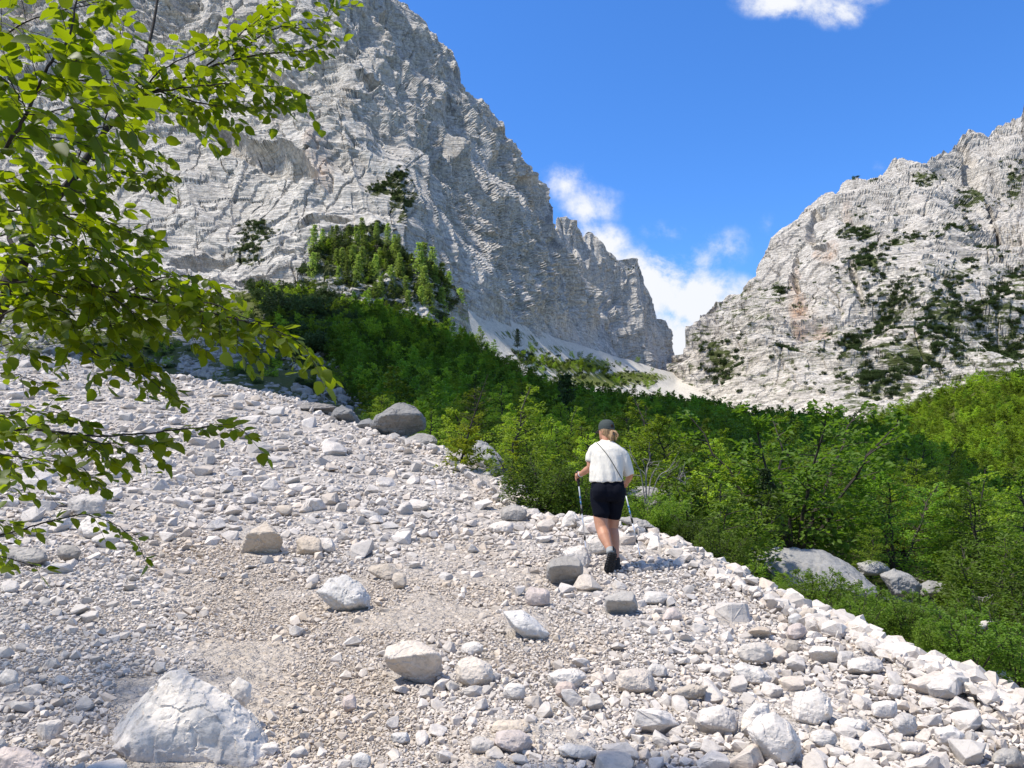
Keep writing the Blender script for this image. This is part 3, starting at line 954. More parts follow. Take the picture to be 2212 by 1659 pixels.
bo(1137, 1352, 116, 66, S_BLUE, 'flat bluish white slab lying flush in the gravel', [(1085, 1320), (1130, 1318), (1160, 1340), (1186, 1368), (1178, 1385), (1140, 1384), (1105, 1355)], 0.9, rough=0.03)
bo(1222, 1238, 80, 72, S_GREY, 'square boulder with pale top and dark front face left of the hiker',
   [(1182, 1225), (1190, 1206), (1225, 1200), (1250, 1205), (1260, 1225), (1257, 1265), (1235, 1273), (1195, 1265), (1180, 1248)], 1.0, rough=0.04, over=1.0)
bo(1246, 1207, 64, 62, S_WHITE, 'white boulder standing right behind the square dark fronted boulder', [(1214, 1192), (1230, 1180), (1262, 1178), (1277, 1195), (1275, 1220), (1262, 1240), (1230, 1236)], 0.9)
bo(1295, 1178, 60, 50, S_WHITE, 'white rock in front of the left pole tip by the hiker')
bo(1341, 1305, 80, 66, S_GREY, 'rounded grey boulder with mottled dark left side below the hiker', depth=1.0, rough=0.04, over=.7)
bo(1231, 1122, 46, 46, S_WHITE, 'upright white stone on the crest between the bush and the left pole', [(1210, 1142), (1216, 1118), (1228, 1103), (1242, 1105), (1252, 1125), (1255, 1145)], 0.9)
bo(1275, 1127, 36, 26, S_WHITE, 'small white stone on the crest just left of the hiker\'s knees')
bo(1286, 1140, 40, 30, S_PINK, 'orange stained stone behind the hiker\'s knees')
bo(1110, 1112, 62, 44, S_GREY, 'brown grey boulder on the crest below the grey wall sized boulder', depth=0.9)
bo(1085, 1140, 60, 30, S_WHITE, 'low white rock below the brown grey crest boulder')
bo(1224, 1467, 84, 48, S_WHITE, 'white flat topped rock in the middle of the lower path')
bo(1222, 1492, 44, 40, S_PINK, 'pinkish wedge in front of the white flat topped rock')
bo(1110, 1495, 50, 44, S_WHITE, 'white crumbly rock near the bottom centre of the path')
bo(1373, 1473, 92, 62, S_PALE, 'broad grey white rock with a jagged top edge right of the path', depth=0.9)
bo(1420, 1450, 50, 36, S_PALE, 'grey stone tucked behind the broad jagged rock')
bo(1108, 1602, 84, 58, S_PINK, 'rounded pinkish white rock at the bottom centre', depth=0.9)
bo(1103, 1571, 90, 40, S_TAN, 'cream slab behind the rounded pinkish white rock')
bo(1040, 1612, 56, 46, S_PALE, 'grey angular stone left of the rounded pinkish white rock')
bo(1252, 1625, 100, 40, S_BLUE, 'long bluish grey rock lying at the bottom centre', [(1205, 1615), (1225, 1607), (1275, 1613), (1303, 1630), (1280, 1645), (1245, 1642), (1212, 1635)], 0.8)
bo(1490, 1497, 84, 40, S_TAN, 'long cream rock shaped like a loaf right of the path', [(1448, 1498), (1460, 1487), (1500, 1478), (1530, 1480), (1522, 1500), (1490, 1516), (1460, 1512)], 0.8)
bo(1672, 1598, 122, 124, S_PALE, 'big blocky boulder with brown speckles, largest in the lower right',
   [(1612, 1575), (1640, 1545), (1672, 1538), (1705, 1560), (1730, 1600), (1732, 1640), (1700, 1660), (1660, 1656), (1635, 1625)], 0.9, rough=0.035, cuts=7)
bo(1628, 1556, 84, 88, S_WHITE, 'pale wedge shaped boulder behind the big speckled blocky one', [(1590, 1590), (1605, 1545), (1632, 1512), (1660, 1520), (1666, 1560), (1640, 1598)], 0.9)
bo(1549, 1558, 104, 72, S_PALE, 'wide flat faced boulder left of the pale wedge', [(1498, 1560), (1510, 1535), (1560, 1522), (1598, 1540), (1595, 1580), (1560, 1595), (1510, 1580)], 0.9)
bo(1624, 1458, 84, 54, S_WHITE, 'oval striped white rock on the right hand slope', [(1582, 1440), (1600, 1428), (1640, 1440), (1668, 1465), (1660, 1485), (1620, 1482), (1592, 1468)], 0.8)
bo(1752, 1532, 98, 86, S_WHITE, 'tall white faceted boulder above the speckled block', depth=0.9)
bo(1640, 1368, 56, 32, S_TAN, 'tan stone with a dark hollow under it on the right slope', over=1.0)
bo(1781, 1416, 74, 46, S_WHITE, 'white smooth topped rock with a dark overhang in the middle of the right slope', over=.9)
bo(1868, 1438, 88, 48, S_WHITE, 'brightest white rock on the right slope near the rim')
bo(1632, 1411, 78, 52, S_BLUE, 'pale grey broad rock left of the smooth topped white one')
bo(1910, 1534, 66, 52, S_WHITE, 'white broad rock in the middle of the right corner pile')
bo(1956, 1566, 62, 62, S_PALE, 'grey white rock with a rounded back in the right corner pile')
bo(2050, 1592, 66, 54, S_WHITE, 'round white rock near the right edge')
bo(1777, 1597, 66, 44, S_WHITE, 'oval white rock right of the speckled block')
bo(1838, 1568, 80, 36, S_WHITE, 'wide white slab in the right corner pile')
bo(1971, 1616, 70, 36, S_PALE, 'triangular flat rock at the bottom right')
bo(2178, 1640, 80, 48, S_GREY, 'grey rock in the bottom right corner')
bo(1719, 1340, 36, 34, S_BLUE, 'bluish stone standing in the cairn like heap on the rim')
bo(1776, 1333, 40, 26, S_WHITE, 'white stone alone at the outer rim of the slope')
bo(1745, 1332, 46, 40, S_TAN, 'creamy rock on the rim beside the bluish stone')
bo(1720, 1365, 46, 40, S_PINK, 'pinkish rock below the cairn like heap')
bo(1710, 1397, 40, 32, S_TAN, 'brown tinged stone below the pinkish rock')
bo(1826, 1425, 40, 44, S_PALE, 'grey rock left of the brightest white one')
bo(1936, 1495, 40, 36, S_PALE, 'pale cube like stone near the rim')
bo(1450, 1328, 50, 34, S_PINK, 'pinkish pointed stone right of the mottled grey boulder', [(1428, 1342), (1440, 1316), (1455, 1312), (1475, 1330), (1472, 1344)], 0.8)
bo(1415, 1293, 64, 34, S_WHITE, 'flat white rock right of the mottled grey boulder')
bo(1160, 1290, 60, 50, S_PINK, 'ruddy slab half buried left of the square boulder', depth=0.8)
bo(150, 1195, 60, 40, S_GREY, 'grey round rock under the lowest leafy twig')
bo(60, 1205, 90, 44, S_GREY, 'long dull grey rock at the left edge under the twigs')
bo(205, 1143, 80, 60, S_WHITE, 'wide pale rock on the scree behind the lowest leafy twig')
bo(190, 1095, 90, 60, S_PALE, 'large rough grey rock at the left on the scree')
bo(20, 1465, 46, 44, S_WHITE, 'white stone at the left edge above the pinkish slab')
bo(755, 1520, 36, 44, S_PINK, 'roundish pink stone right of the huge foreground boulder')
bo(780, 1645, 50, 46, S_BLUE, 'dark bluish stone at the bottom edge right of the huge boulder')
bo(865, 1595, 48, 32, S_BLUE, 'bluish white stone at the foot of the gravel gully')
for x, y, w, h, ol, lab, Yb, dm in [
    (862, 912, 124, 88, [(800, 918), (815, 897), (838, 882), (865, 870), (900, 880), (921, 905), (919, 928), (890, 940), (860, 952), (835, 945), (805, 932)], 'big dark grey boulder with a slanted top on the crest of the scree', 22.0, S_DARK),
    (748, 904, 84, 56, [(706, 912), (720, 886), (740, 875), (760, 884), (780, 910), (784, 932), (760, 926), (710, 918)], 'brown and grey block right of the flat slab on the scree crest', 26.0, S_DARK),
    (690, 886, 90, 44, [(640, 880), (660, 868), (700, 872), (730, 880), (722, 905), (690, 908), (655, 893)], 'flat dark slab at the left end of the boulder row on the crest', 28.0, S_DARK),
    (792, 922, 40, 40, None, 'small dark block wedged between the brown block and the big dark boulder', 24.5, S_DARK),
    (908, 953, 72, 36, None, 'low grey rock at the foot of the big dark boulder', 20.6, S_GREY),
    (1052, 1006, 100, 116, [(1005, 1000), (1020, 958), (1040, 948), (1065, 965), (1085, 990), (1101, 1030), (1092, 1065), (1050, 1066), (1015, 1050)], 'tall rounded grey boulder behind the young larch', 18.2, S_OUTC),
    (1750, 1240, 290, 120, [(1604, 1195), (1622, 1185), (1700, 1183), (1775, 1190), (1830, 1212), (1860, 1245), (1900, 1275), (1930, 1300), (1850, 1320), (1650, 1300), (1612, 1240)], 'huge smooth grey outcrop among the bushes on the right', 14.2, S_OUTC),
    (1888, 1226, 76, 36, [(1850, 1218), (1880, 1208), (1912, 1216), (1926, 1236), (1900, 1244), (1858, 1244)], 'small grey ledge on top of the right end of the huge outcrop', 15.4, S_OUTC),
    (1945, 1255, 90, 60, [(1900, 1240), (1930, 1228), (1960, 1238), (1990, 1265), (1985, 1290), (1930, 1290)], 'cracked grey rock continuing the huge outcrop downhill', 14.4, S_OUTC),
    (2024, 1270, 76, 40, [(1985, 1264), (2005, 1252), (2045, 1260), (2062, 1282), (2020, 1290), (1990, 1288)], 'last low grey rock at the right end of the outcrop row', 15.0, S_OUTC),
    (1425, 1075, 150, 62, [(1350, 1068), (1375, 1050), (1410, 1052), (1450, 1064), (1488, 1085), (1480, 1100), (1400, 1105)], 'low grey rock wall in the bushes right behind the hiker', 17.0, S_OUTC),
    (1375, 1132, 90, 26, [(1330, 1120), (1360, 1114), (1400, 1126), (1425, 1144), (1380, 1146)], 'flat grey slab on the rim just right of the hiker', 11.0, S_GREY),
    (1625, 1138, 46, 26, None, 'bright white rock deep in the bushes right of the hiker', 17.0, S_WHITE),
    (1575, 1138, 26, 16, None, 'small white rock in the bushes beside the bright one', 17.0, S_WHITE),
    (2150, 1470, 110, 40, None, 'pale rock in the undergrowth at the far right edge', 8.8, S_PALE),
    (2130, 1350, 40, 24, None, 'pale stone under the twiggy bushes on the right', 11.0, S_PALE)]:
    bo(x, y, w, h, dm, lab, ol, 0.9, Yb, rough=0.055, over=.8 if dm is S_DARK else 0)

BOULDER_BOXES = []
for (cx, cy, w, h, mat, label, outline, depth, Yb, cat, seed, rough, over) in B:
    Yc = Yb if Yb else float(SC_Y(cx, cy + h * 0.32))
    g = np.random.default_rng(seed)
    hw = metres(w, cx, cy, Yc) / 2
    c0 = P(cx, cy, Yc)
    if outline is None:
        n = 11
        th = np.linspace(0, 2 * np.pi, n, endpoint=False) + g.uniform(-.2, .2, n)
        rr = g.uniform(0.82, 1.06, n)
        ox = cx + w / 2 * np.sign(np.cos(th)) * np.abs(np.cos(th)) ** 0.8 * rr
        oy = cy + h / 2 * np.sign(np.sin(th)) * np.abs(np.sin(th)) ** 0.8 * rr
    else:
        ox, oy = np.array(outline, float).T
    pts = []
    D = hw * depth
    mx, my = ox.mean(), oy.mean()
    for k, (a, b) in enumerate(zip(ox, oy)):
        pts.append(P(a, b, Yc + g.uniform(-.12, .3) * D + over * D * .35 * (1 if b > my else .5)))
    for k in range(0, len(ox)):
        f = g.uniform(0.45, 0.8)
        if over:
            # brow a third of the way down stands out, the face below it is undercut
            yb = oy.min() + (oy.max() - oy.min()) * g.uniform(.26, .40)
            if oy[k] < my:
                pts.append(P(mx + (ox[k] - mx) * g.uniform(.75, .95), yb, Yc - D * g.uniform(.55, .8)))
        elif oy[k] < my:      # upper side leans back, lower side comes forward
            pts.append(P(mx + (ox[k] - mx) * f, my + (oy[k] - my) * f * 0.7, Yc - D * g.uniform(.35, .6)))
        else:
            pts.append(P(mx + (ox[k] - mx) * f, my + (oy[k] - my) * f, Yc - D * g.uniform(.5, .8)))
        f = g.uniform(0.5, 0.8)
        pts.append(P(mx + (ox[k] - mx) * f, my + (oy[k] - my) * f, Yc + D * g.uniform(.5, .95)))
    pts = np.array(pts)
    loc = pts.mean(0)
    size = np.abs(pts - loc).max()
    bm = hull_mesh((pts - loc) / size)
    if w > 44:
        V, F = remesh_arrays(bm, max(0.016, 2.0 / (w * 0.50)))
        V = weather(V, F, rough * (.55 if w > 200 else 1), seed)
    else:
        V, F = detail(bm, 2600, rough, seed, 0.04)
    o = link('boulder', mesh_from('boulder', V * size, F, False), mat)
    o.location = loc
    tag(o, label, cat)
    BOULDER_BOXES.append((cx, cy, w, h))
    if w > 44:
        sm = [True] * len(o.data.polygons)
        o.data.polygons.foreach_set('use_smooth', sm)
        try:
            o.data.set_sharp_from_angle(angle=R(30))
        except Exception:
            pass

# --- loose stones: packed big to small over the slope in photo space
OX, OY, OW, OH = -260, 700, 2760, 1180
occ = np.zeros((OH, OW), bool)
for (cx, cy, w, h) in BOULDER_BOXES:
    x0, x1 = int(cx - w * .40 - OX), int(cx + w * .40 - OX)
    y0, y1 = int(cy - h * .42 - OY), int(cy + h * .42 - OY)
    occ[max(0, y0):max(0, y1), max(0, x0):max(0, x1)] = True
BANDS = [(1.0, .035), (.76, .06), (.58, .09), (.44, .13), (.33, .19), (.25, .28), (.19, .40), (.145, .60), (.11, .95), (.083, 1.3), (.063, 1.5), (.048, 1.6)]
acc, CXY = [], []
AREA = float(OW * OH)


def local_max(x, y):
    """diameter in metres of the largest loose stones around a spot"""
    Yd = SC_Y(x, y)
    pth = blob_mask(x, y, PATH_BLOBS)
    pth = np.clip(pth + 0.6 * fbm(np.stack([x / 90, y / 60, x * 0], -1), 3, 0.5, 4), 0, 1)
    lowr = smooth1(x - 0.5 * (1659 - y), 1150, 1650) * smooth1(y, 1230, 1420)
    lowl = smooth1(x, 640, 420) * smooth1(y, 1200, 1300)
    up = smooth1(Yd, 7.0, 12)
    clump = 1 + 0.55 * fbm(np.stack([x / 140, y / 70, x * 0 + 5], -1), 3, 0.5, 8)
    D = (0.165 + 0.17 * lowr + 0.20 * up + 0.010 * Yd - 0.03 * lowl) * clump * (1 - 0.62 * pth * (1 - up))
    return np.maximum(D, 0.08), Yd, lowr, pth


acc = []
for q, cover in BANDS:
    n0 = 260000
    x = rng.uniform(OX, OX + OW, n0)
    y = rng.uniform(OY, OY + OH, n0)
    k = y > interp(x, CR_X, CR_Y) + 1
    x, y = x[k], y[k]
    D, Yd, lowr, pth = local_max(x, y)
    dd = D * q * rng.uniform(.87, 1.15, len(x))
    r = dd / 2 * PF / Yd
    want = cover * (1 + 0.9 * lowr + 1.2 * smooth1(Yd, 7, 12) * (q > .15)) * (1 - 0.1 * pth) * np.where(r < 6, 1.6, 1.0) / (np.pi * r * r * 0.6)          # stones per square photo pixel
    k = (rng.uniform(0, 1, len(x)) < want * AREA / n0) & (r > 1.25)
    for xi, yi, di, Yi, ri in zip(x[k], y[k], dd[k], Yd[k], r[k]):
        gx, gy = xi - OX, yi - OY
        rx, ry = ri * 0.74, ri * 0.44
        x0, x1, y0, y1 = int(gx - rx), int(gx + rx) + 1, int(gy - ry), int(gy + ry) + 1
        if x0 < 0 or y0 < 0 or x1 >= OW or y1 >= OH or occ[int(gy), int(gx)]:
            continue
        sub = occ[y0:y1, x0:x1]
        if sub.mean() > (0.30 if ri < 6 else 0.22):
            continue
        sub[:] = True
        acc.append((xi, yi, di, Yi, ri))
acc = np.array(acc)
acc = acc[np.argsort(-acc[:, 4])]
STX, STY, STD, STYD, STR = acc.T
STP = scree_P(STX, STY)
print('stones', len(acc), 'max px', STR[:5])
inframe = (STX > -10) & (STX < 2222) & (STY < 1665)
rank = np.where(inframe)[0][:215]
single = np.zeros(len(acc), bool)
single[rank] = True
tpl_objs = [mesh_from('stone', V, F, False) for V, F in TPL_MID]
for me in tpl_objs:
    me.materials.append(S_PALE)
protos = {}
for i in rank:
    k = int(rng.integers(len(tpl_objs)))
    if k not in protos:
        o = bpy.data.objects.new('stone', tpl_objs[k])
        protos[k] = o
    else:
        o = protos[k].copy()
    COL.objects.link(o)
    s = STD[i] / 2
    sc = (s * rng.uniform(.95, 1.3), s * rng.uniform(.75, 1.05), s * rng.uniform(.55, .85))
    o.scale = sc
    o.rotation_euler = (rng.normal(0, .3), rng.normal(0, .3), rng.uniform(0, 6.28))
    o.location = STP[i] + np.array([0, 0, sc[2] * 0.25])
    x, y = STX[i], STY[i]
    if x > 1450 and y > 1200:
        lab, grp = 'angular white limestone stone heaped on the lower right bank of the scree', 'stones heaped on the right bank'
    elif x < 640 and y > 1230:
        lab, grp = 'small dull grey stone in the tree shade of the lower left scree', 'stones in the shade at the lower left'
    elif STYD[i] > 8.5:
        lab, grp = 'pale rubble stone up on the scree slope left of the hiker', 'rubble stones on the upper scree'
    else:
        lab, grp = 'loose pale stone lying in the gravel along the trodden path', 'loose stones along the path'
    tag(o, lab, 'stone', grp)

# the rest: one mass of rubble, plus stones spilling over the outer side of the bank
ids = np.where(~single)[0]
allV, allF, allA, off = [], [], [], 0
lk = rng.integers(0, len(TPL_LOW), len(ids))
mk = rng.integers(0, len(TPL_MID), len(ids))


def rotmats(n, tilt):
    a, b, c = rng.normal(0, tilt, n), rng.normal(0, tilt, n), rng.uniform(0, 2 * np.pi, n)
    ca, sa, cb, sb, cc, sc = np.cos(a), np.sin(a), np.cos(b), np.sin(b), np.cos(c), np.sin(c)
    X = np.zeros((n, 3, 3)); Y = np.zeros((n, 3, 3)); Z = np.zeros((n, 3, 3))
    X[:, 0, 0] = 1; X[:, 1, 1] = ca; X[:, 1, 2] = -sa; X[:, 2, 1] = sa; X[:, 2, 2] = ca
    Y[:, 1, 1] = 1; Y[:, 0, 0] = cb; Y[:, 0, 2] = sb; Y[:, 2, 0] = -sb; Y[:, 2, 2] = cb
    Z[:, 2, 2] = 1; Z[:, 0, 0] = cc; Z[:, 0, 1] = -sc; Z[:, 1, 0] = sc; Z[:, 1, 1] = cc
    return X @ Y @ Z


def scatter(tpls, pick, pos, dia, dirt=None):
    """copies of stone templates merged into arrays"""
    global off
    for k, (V, F) in enumerate(tpls):
        j = np.where(pick == k)[0]
        if not len(j):
            continue
        n = len(j)
        s = dia[j] / 2
        S = np.stack([s * rng.uniform(.95, 1.35, n), s * rng.uniform(.75, 1.1, n), s * rng.uniform(.5, .9, n)], -1)
        Vi = np.einsum('nij,nvj->nvi', rotmats(n, 0.35), V[None] * S[:, None])
        Vi = Vi + pos[j][:, None] + np.array([0, 0, 1]) * (S[:, 2] * 0.18)[:, None, None]
        allV.append(Vi.reshape(-1, 3))
        allA.append(np.repeat(dirt[j] if dirt is not None else np.zeros(n), len(V)))
        allF.append((F[None] + (off + np.arange(n) * len(V))[:, None, None]).reshape(-1, 3))
        off += n * len(V)


big = STR[ids] > 17
DIRT = np.clip(blob_mask(STX[ids], STY[ids], PATH_BLOBS) * rng.uniform(.2, 1.1, len(ids)) * (STR[ids] < 14), 0, 1)
scatter(TPL_MID, np.where(big, mk, -1), STP[ids], STD[ids], DIRT)
tiny = STR[ids] < 2.6
scatter(TPL_TINY, np.where(tiny, lk % 12, -1), STP[ids], STD[ids], DIRT)
scatter(TPL_LOW, np.where(big | tiny, -1, lk), STP[ids], STD[ids], DIRT)
nb = 5200
jc = rng.integers(0, SCB.shape[1] - 1, nb)
jr = np.clip((rng.uniform(0, 1, nb) ** 1.5 * (SCB.shape[0] - 2)).astype(int), 0, SCB.shape[0] - 2)
f1, f2 = rng.uniform(0, 1, (nb, 1)), rng.uniform(0, 1, (nb, 1))
pb = SCB[jr, jc] * (1 - f1) * (1 - f2) + SCB[jr, jc + 1] * f1 * (1 - f2) + SCB[jr + 1, jc] * (1 - f1) * f2 + SCB[jr + 1, jc + 1] * f1 * f2
keep = (pb[:, 1] < 40)
pb = pb[keep]
scatter(TPL_LOW, rng.integers(0, len(TPL_LOW), len(pb)), pb, 0.05 + 0.16 * rng.uniform(0, 1, len(pb)) ** 3 + 0.004 * pb[:, 1])
# a row of stones along the crest breaks its edge up
nb = 1500
tx = rng.uniform(-100, 2300, nb)
ty = interp(tx, CR_X, CR_Y)
tY = interp(tx, CR_X, CR_D)
pb = P(tx, ty + rng.uniform(-1, 10, nb), tY * rng.uniform(0.96, 1.0, nb))
scatter(TPL_LOW, rng.integers(0, len(TPL_LOW), nb), pb, (0.05 + 0.15 * rng.uniform(0, 1, nb) ** 2.5) * (0.75 + tY / 30))
V = np.concatenate(allV)
F = np.concatenate(allF)
print('rubble faces', len(F))
me = mesh_from('scree_rubble', V, F, False)
attr(me, 'path', np.concatenate(allA))
o = link('scree_rubble', me, S_MASS)
tag(o, 'white limestone rubble covering the whole slope', kind='stuff')

# blocks strewn over the slope between the scree and the wall
allV, allF, allA, off = [], [], [], 0
tx, ty = rng.uniform(-200, 860, 4500), rng.uniform(600, 900, 4500)
k = (ty < interp(tx, CR_X, CR_Y) + 4) & (ty > interp(tx, VA_TX, VA_TY)) & (ty > 640 + (tx - 700) * .75)
k &= fbm(np.stack([tx * .006 + ty * .012, (ty - 0.55 * tx) * .045, tx * 0], -1), 4, 0.55, 61) < rng.uniform(-.25, .3, len(tx))
tx, ty = tx[k], ty[k]
tp_ = P(tx, ty, VA_Y(tx, ty))
scatter(TPL_LOW, rng.integers(0, len(TPL_LOW), len(tx)), tp_, 0.25 + 1.1 * rng.uniform(0, 1, len(tx)) ** 4 + tp_[:, 1] * .0015)
o = link('talus_rubble', mesh_from('talus_rubble', np.concatenate(allV), np.concatenate(allF), False), S_GREY)
tag(o, 'grey blocks strewn over the grassy slope under the wall', kind='stuff')
# ================================================================== vegetation
def leaf_mat(name, col, trans, var=0.35, mixf=0.4, spec=0.25, rough=0.55, hue=0.4, spread=0.45):
    m, nt, out = newmat(name)
    geo = N(nt, 'ShaderNodeNewGeometry')
    oi = N(nt, 'ShaderNodeObjectInfo')
    r = geo.outputs['Random Per Island']
    n = NOISE(nt, N(nt, 'ShaderNodeTexCoord').outputs['Object'], 0.9, 2, 0.5)
    f = M_(nt, 'ADD', M_(nt, 'MULTIPLY', r, 0.5), M_(nt, 'MULTIPLY', oi.outputs['Random'], 0.5))
    c = MIX(nt, f, tuple(x * (1 - var) for x in col), tuple(x * (1 + var) for x in col))
    # plants differ from one another: some yellower, some darker and bluer
    r2 = M_(nt, 'FRACT', M_(nt, 'MULTIPLY', oi.outputs['Random'], 7.31))
    c = MIX(nt, M_(nt, 'MULTIPLY', r2, hue), c, (col[0] * 1.35, col[1] * 1.12, col[2] * 0.8))
    val = M_(nt, 'ADD', 1.0 - spread, M_(nt, 'MULTIPLY', oi.outputs['Random'], 2 * spread))
    c = N(nt, 'ShaderNodeVectorMath', operation='SCALE', i={0: c, 'Scale': val}).outputs[0]
    t = MIX(nt, f, tuple(x * (1 - var) for x in trans), tuple(x * (1 + var) for x in trans))
    t = N(nt, 'ShaderNodeVectorMath', operation='SCALE', i={0: t, 'Scale': val}).outputs[0]
    b = nt.nodes.new('ShaderNodeBsdfPrincipled')
    nt.links.new(c, b.inputs['Base Color'])
    b.inputs['Roughness'].default_value = rough
    b.inputs['Specular IOR Level'].default_value = spec
    tr = N(nt, 'ShaderNodeBsdfTranslucent', i={0: t})
    mx = N(nt, 'ShaderNodeMixShader', i={0: mixf, 1: b.outputs[0], 2: tr.outputs[0]})
    nt.links.new(mx.outputs[0], out.inputs[0])
    return m


def bark_mat(name, col, scale=20):
    m, nt, out = newmat(name)
    pos = N(nt, 'ShaderNodeTexCoord').outputs['Object']
    n = NOISE(nt, MAPV(nt, pos, (1, 1, 0.35)), scale, 5, 0.65)
    c = MIX(nt, n, tuple(x * 0.5 for x in col), tuple(x * 1.5 for x in col))
    princ(nt, out, c, 0.9, 0.15, n, 0.6, 0.01)
    return m


L_BEECH = leaf_mat('beech_foliage', (0.100, 0.176, 0.022), (0.22, 0.39, 0.022))
L_LIGHT = leaf_mat('light_beech_foliage', (0.150, 0.232, 0.024), (0.37, 0.51, 0.028))
L_WILLOW = leaf_mat('willow_foliage', (0.105, 0.175, 0.022), (0.22, 0.35, 0.022))
L_DARK = leaf_mat('mountain_pine_foliage', (0.055, 0.088, 0.030), (0.09, 0.14, 0.03), 0.35, 0.3, hue=.15, spread=.25)
L_LARCH = leaf_mat('larch_foliage', (0.17, 0.23, 0.06), (0.32, 0.44, 0.07), 0.3, 0.5)
L_YELLOW = leaf_mat('young_larch_foliage', (0.16, 0.19, 0.014), (0.30, 0.36, 0.015), 0.3, 0.5, spread=.05)
L_SPRUCE = leaf_mat('spruce_foliage', (0.045, 0.080, 0.024), (0.05, 0.09, 0.02), 0.3, 0.2)
BARK = bark_mat('grey_brown_bark', (0.055, 0.047, 0.038))
BARK_D = bark_mat('dark_bark', (0.045, 0.038, 0.032))
BARK_P = bark_mat('dead_twig_bark', (0.22, 0.20, 0.18))


def unit(v):
    return v / (np.linalg.norm(v, axis=-1, keepdims=True) + 1e-12)


def tube(path, rad, sides=5):
    path = np.asarray(path, float)
    rad = np.broadcast_to(np.asarray(rad, float), (len(path),))
    t = unit(np.gradient(path, axis=0))
    ref = np.array([0.31, 0.17, 0.93])
    ref = np.where(np.abs(t @ ref)[:, None] > 0.95, np.array([1.0, 0, 0])[None], ref[None])
    a = unit(np.cross(t, ref))
    b = np.cross(t, a)
    th = np.linspace(0, 2 * np.pi, sides, endpoint=False)
    ring = path[:, None] + rad[:, None, None] * (a[:, None] * np.cos(th)[None, :, None] + b[:, None] * np.sin(th)[None, :, None])
    n = len(path)
    i = np.arange(n * sides).reshape(n, sides)
    j = np.roll(i, -1, axis=1)
    F = np.stack([i[:-1], j[:-1], j[1:], i[1:]], -1).reshape(-1, 4)
    return ring.reshape(-1, 3), F


class Acc:
    def __init__(self):
        self.V, self.F, self.n = [], {}, 0

    def add(self, V, F):
        F = np.asarray(F)
        self.V.append(np.asarray(V, float))
        self.F.setdefault(F.shape[1], []).append(F + self.n)
        self.n += len(V)

    def tube(self, path, rad, sides=5):
        self.add(*tube(path, rad, sides))

    def mesh(self, name, smooth=False):
        return mesh_from(name, np.concatenate(self.V), [np.concatenate(f) for f in self.F.values()], smooth)


def leaf_quads(acc, pos, d, nrm, length, width):
    """pointed leaves: pos base, d direction, nrm face normal"""
    d = unit(d)
    s = unit(np.cross(d, nrm))
    up = np.cross(s, d)
    L, Wd = np.asarray(length)[:, None], np.asarray(width)[:, None]
    v0 = pos
    v1 = pos + d * L * .45 + s * Wd * .5 + up * L * .06
    v2 = pos + d * L - up * L * .10
    v3 = pos + d * L * .45 - s * Wd * .5 + up * L * .06
    V = np.stack([v0, v1, v2, v3], 1).reshape(-1, 3)
    n = len(pos)
    acc.add(V, np.arange(n * 4).reshape(n, 4))


def broad_tree(seed, H, spread, stems, nb, nl, leaf, lw=0.62, tilt=0.5, droop=0.0, clear=0.12, layered=0.35):
    """bush or small tree built as stems with flat leafy side sprays; returns leaf mesh, wood mesh"""
    g = np.random.default_rng(seed)
    LA, WA = Acc(), Acc()
    for s in range(stems):
        az = 2 * np.pi * (s + g.uniform(0, .7)) / stems
        lean = g.uniform(0.12, 0.55) * spread if stems > 1 else g.uniform(0, .08)
        h = H * g.uniform(.72, 1.0) if stems > 1 else H
        t = np.linspace(0, 1, 9)
        out = lean * H * (t * 0.9 + 0.25 * t ** 2)
        path = np.stack([np.cos(az) * out, np.sin(az) * out, h * t * (1 - 0.12 * lean)], -1) + g.normal(0, .015 * H, (9, 3)) * t[:, None]
        r0 = 0.014 * H * (1.3 if stems == 1 else 0.8)
        WA.tube(path, r0 * (1 - t) ** 0.8 + 0.004 * H * .5, 5)
        for b in range(nb):
            tb = clear + (1 - clear) * ((b + g.uniform(0, 1)) / nb) ** 0.85
            i = min(7, int(tb * 8))
            p0 = path[i] + (path[i + 1] - path[i]) * (tb * 8 - i)
            ba = az + b * 2.4 + g.normal(0, .5) if stems == 1 else az + g.normal(0, 1.3)
            prof = (1 - tb) ** 0.7 * (0.55 + 0.45 * min(1, tb / 0.3)) + 0.10
            bl = H * spread * 0.42 * prof * g.uniform(.65, 1.2)
            rise = g.uniform(.05, .6) * (0.4 + tb)
            bd = unit(np.array([np.cos(ba), np.sin(ba), rise - droop]))
            tt = np.linspace(0, 1, 5)
            bp = p0 + bd * bl * tt[:, None] + np.array([0, 0, -.12 * bl]) * (tt ** 2)[:, None]
            WA.tube(bp, r0 * 0.34 * (1 - tt) + 0.0016 * H * .5, 3)
            side = unit(np.cross(bd, [0, 0, 1]))
            k = max(4, int(nl * (0.5 + prof)))
            q = g.uniform(0.15, 1.05, k)
            lat = g.normal(0, 1, k) * bl * .22 * (1.15 - 0.6 * q)
            base = p0 + bd * (q * bl)[:, None] + side * lat[:, None] + np.array([0, 0, 1]) * (-.12 * bl * q ** 2 + g.normal(0, layered * 0.10 * bl + leaf * .25, k))[:, None]
            dd = bd * g.uniform(.3, 1, k)[:, None] + side * (np.sign(lat) * g.uniform(.2, 1, k))[:, None] + np.array([0, 0, 1]) * g.normal(-.15, .35, k)[:, None]
            nn = np.array([0, 0, 1.0]) + g.normal(0, tilt, (k, 3))
            L = leaf * g.uniform(.7, 1.3, k)
            leaf_quads(LA, base, dd, nn, L, L * lw)
    return LA.mesh('foliage'), WA.mesh('stem')


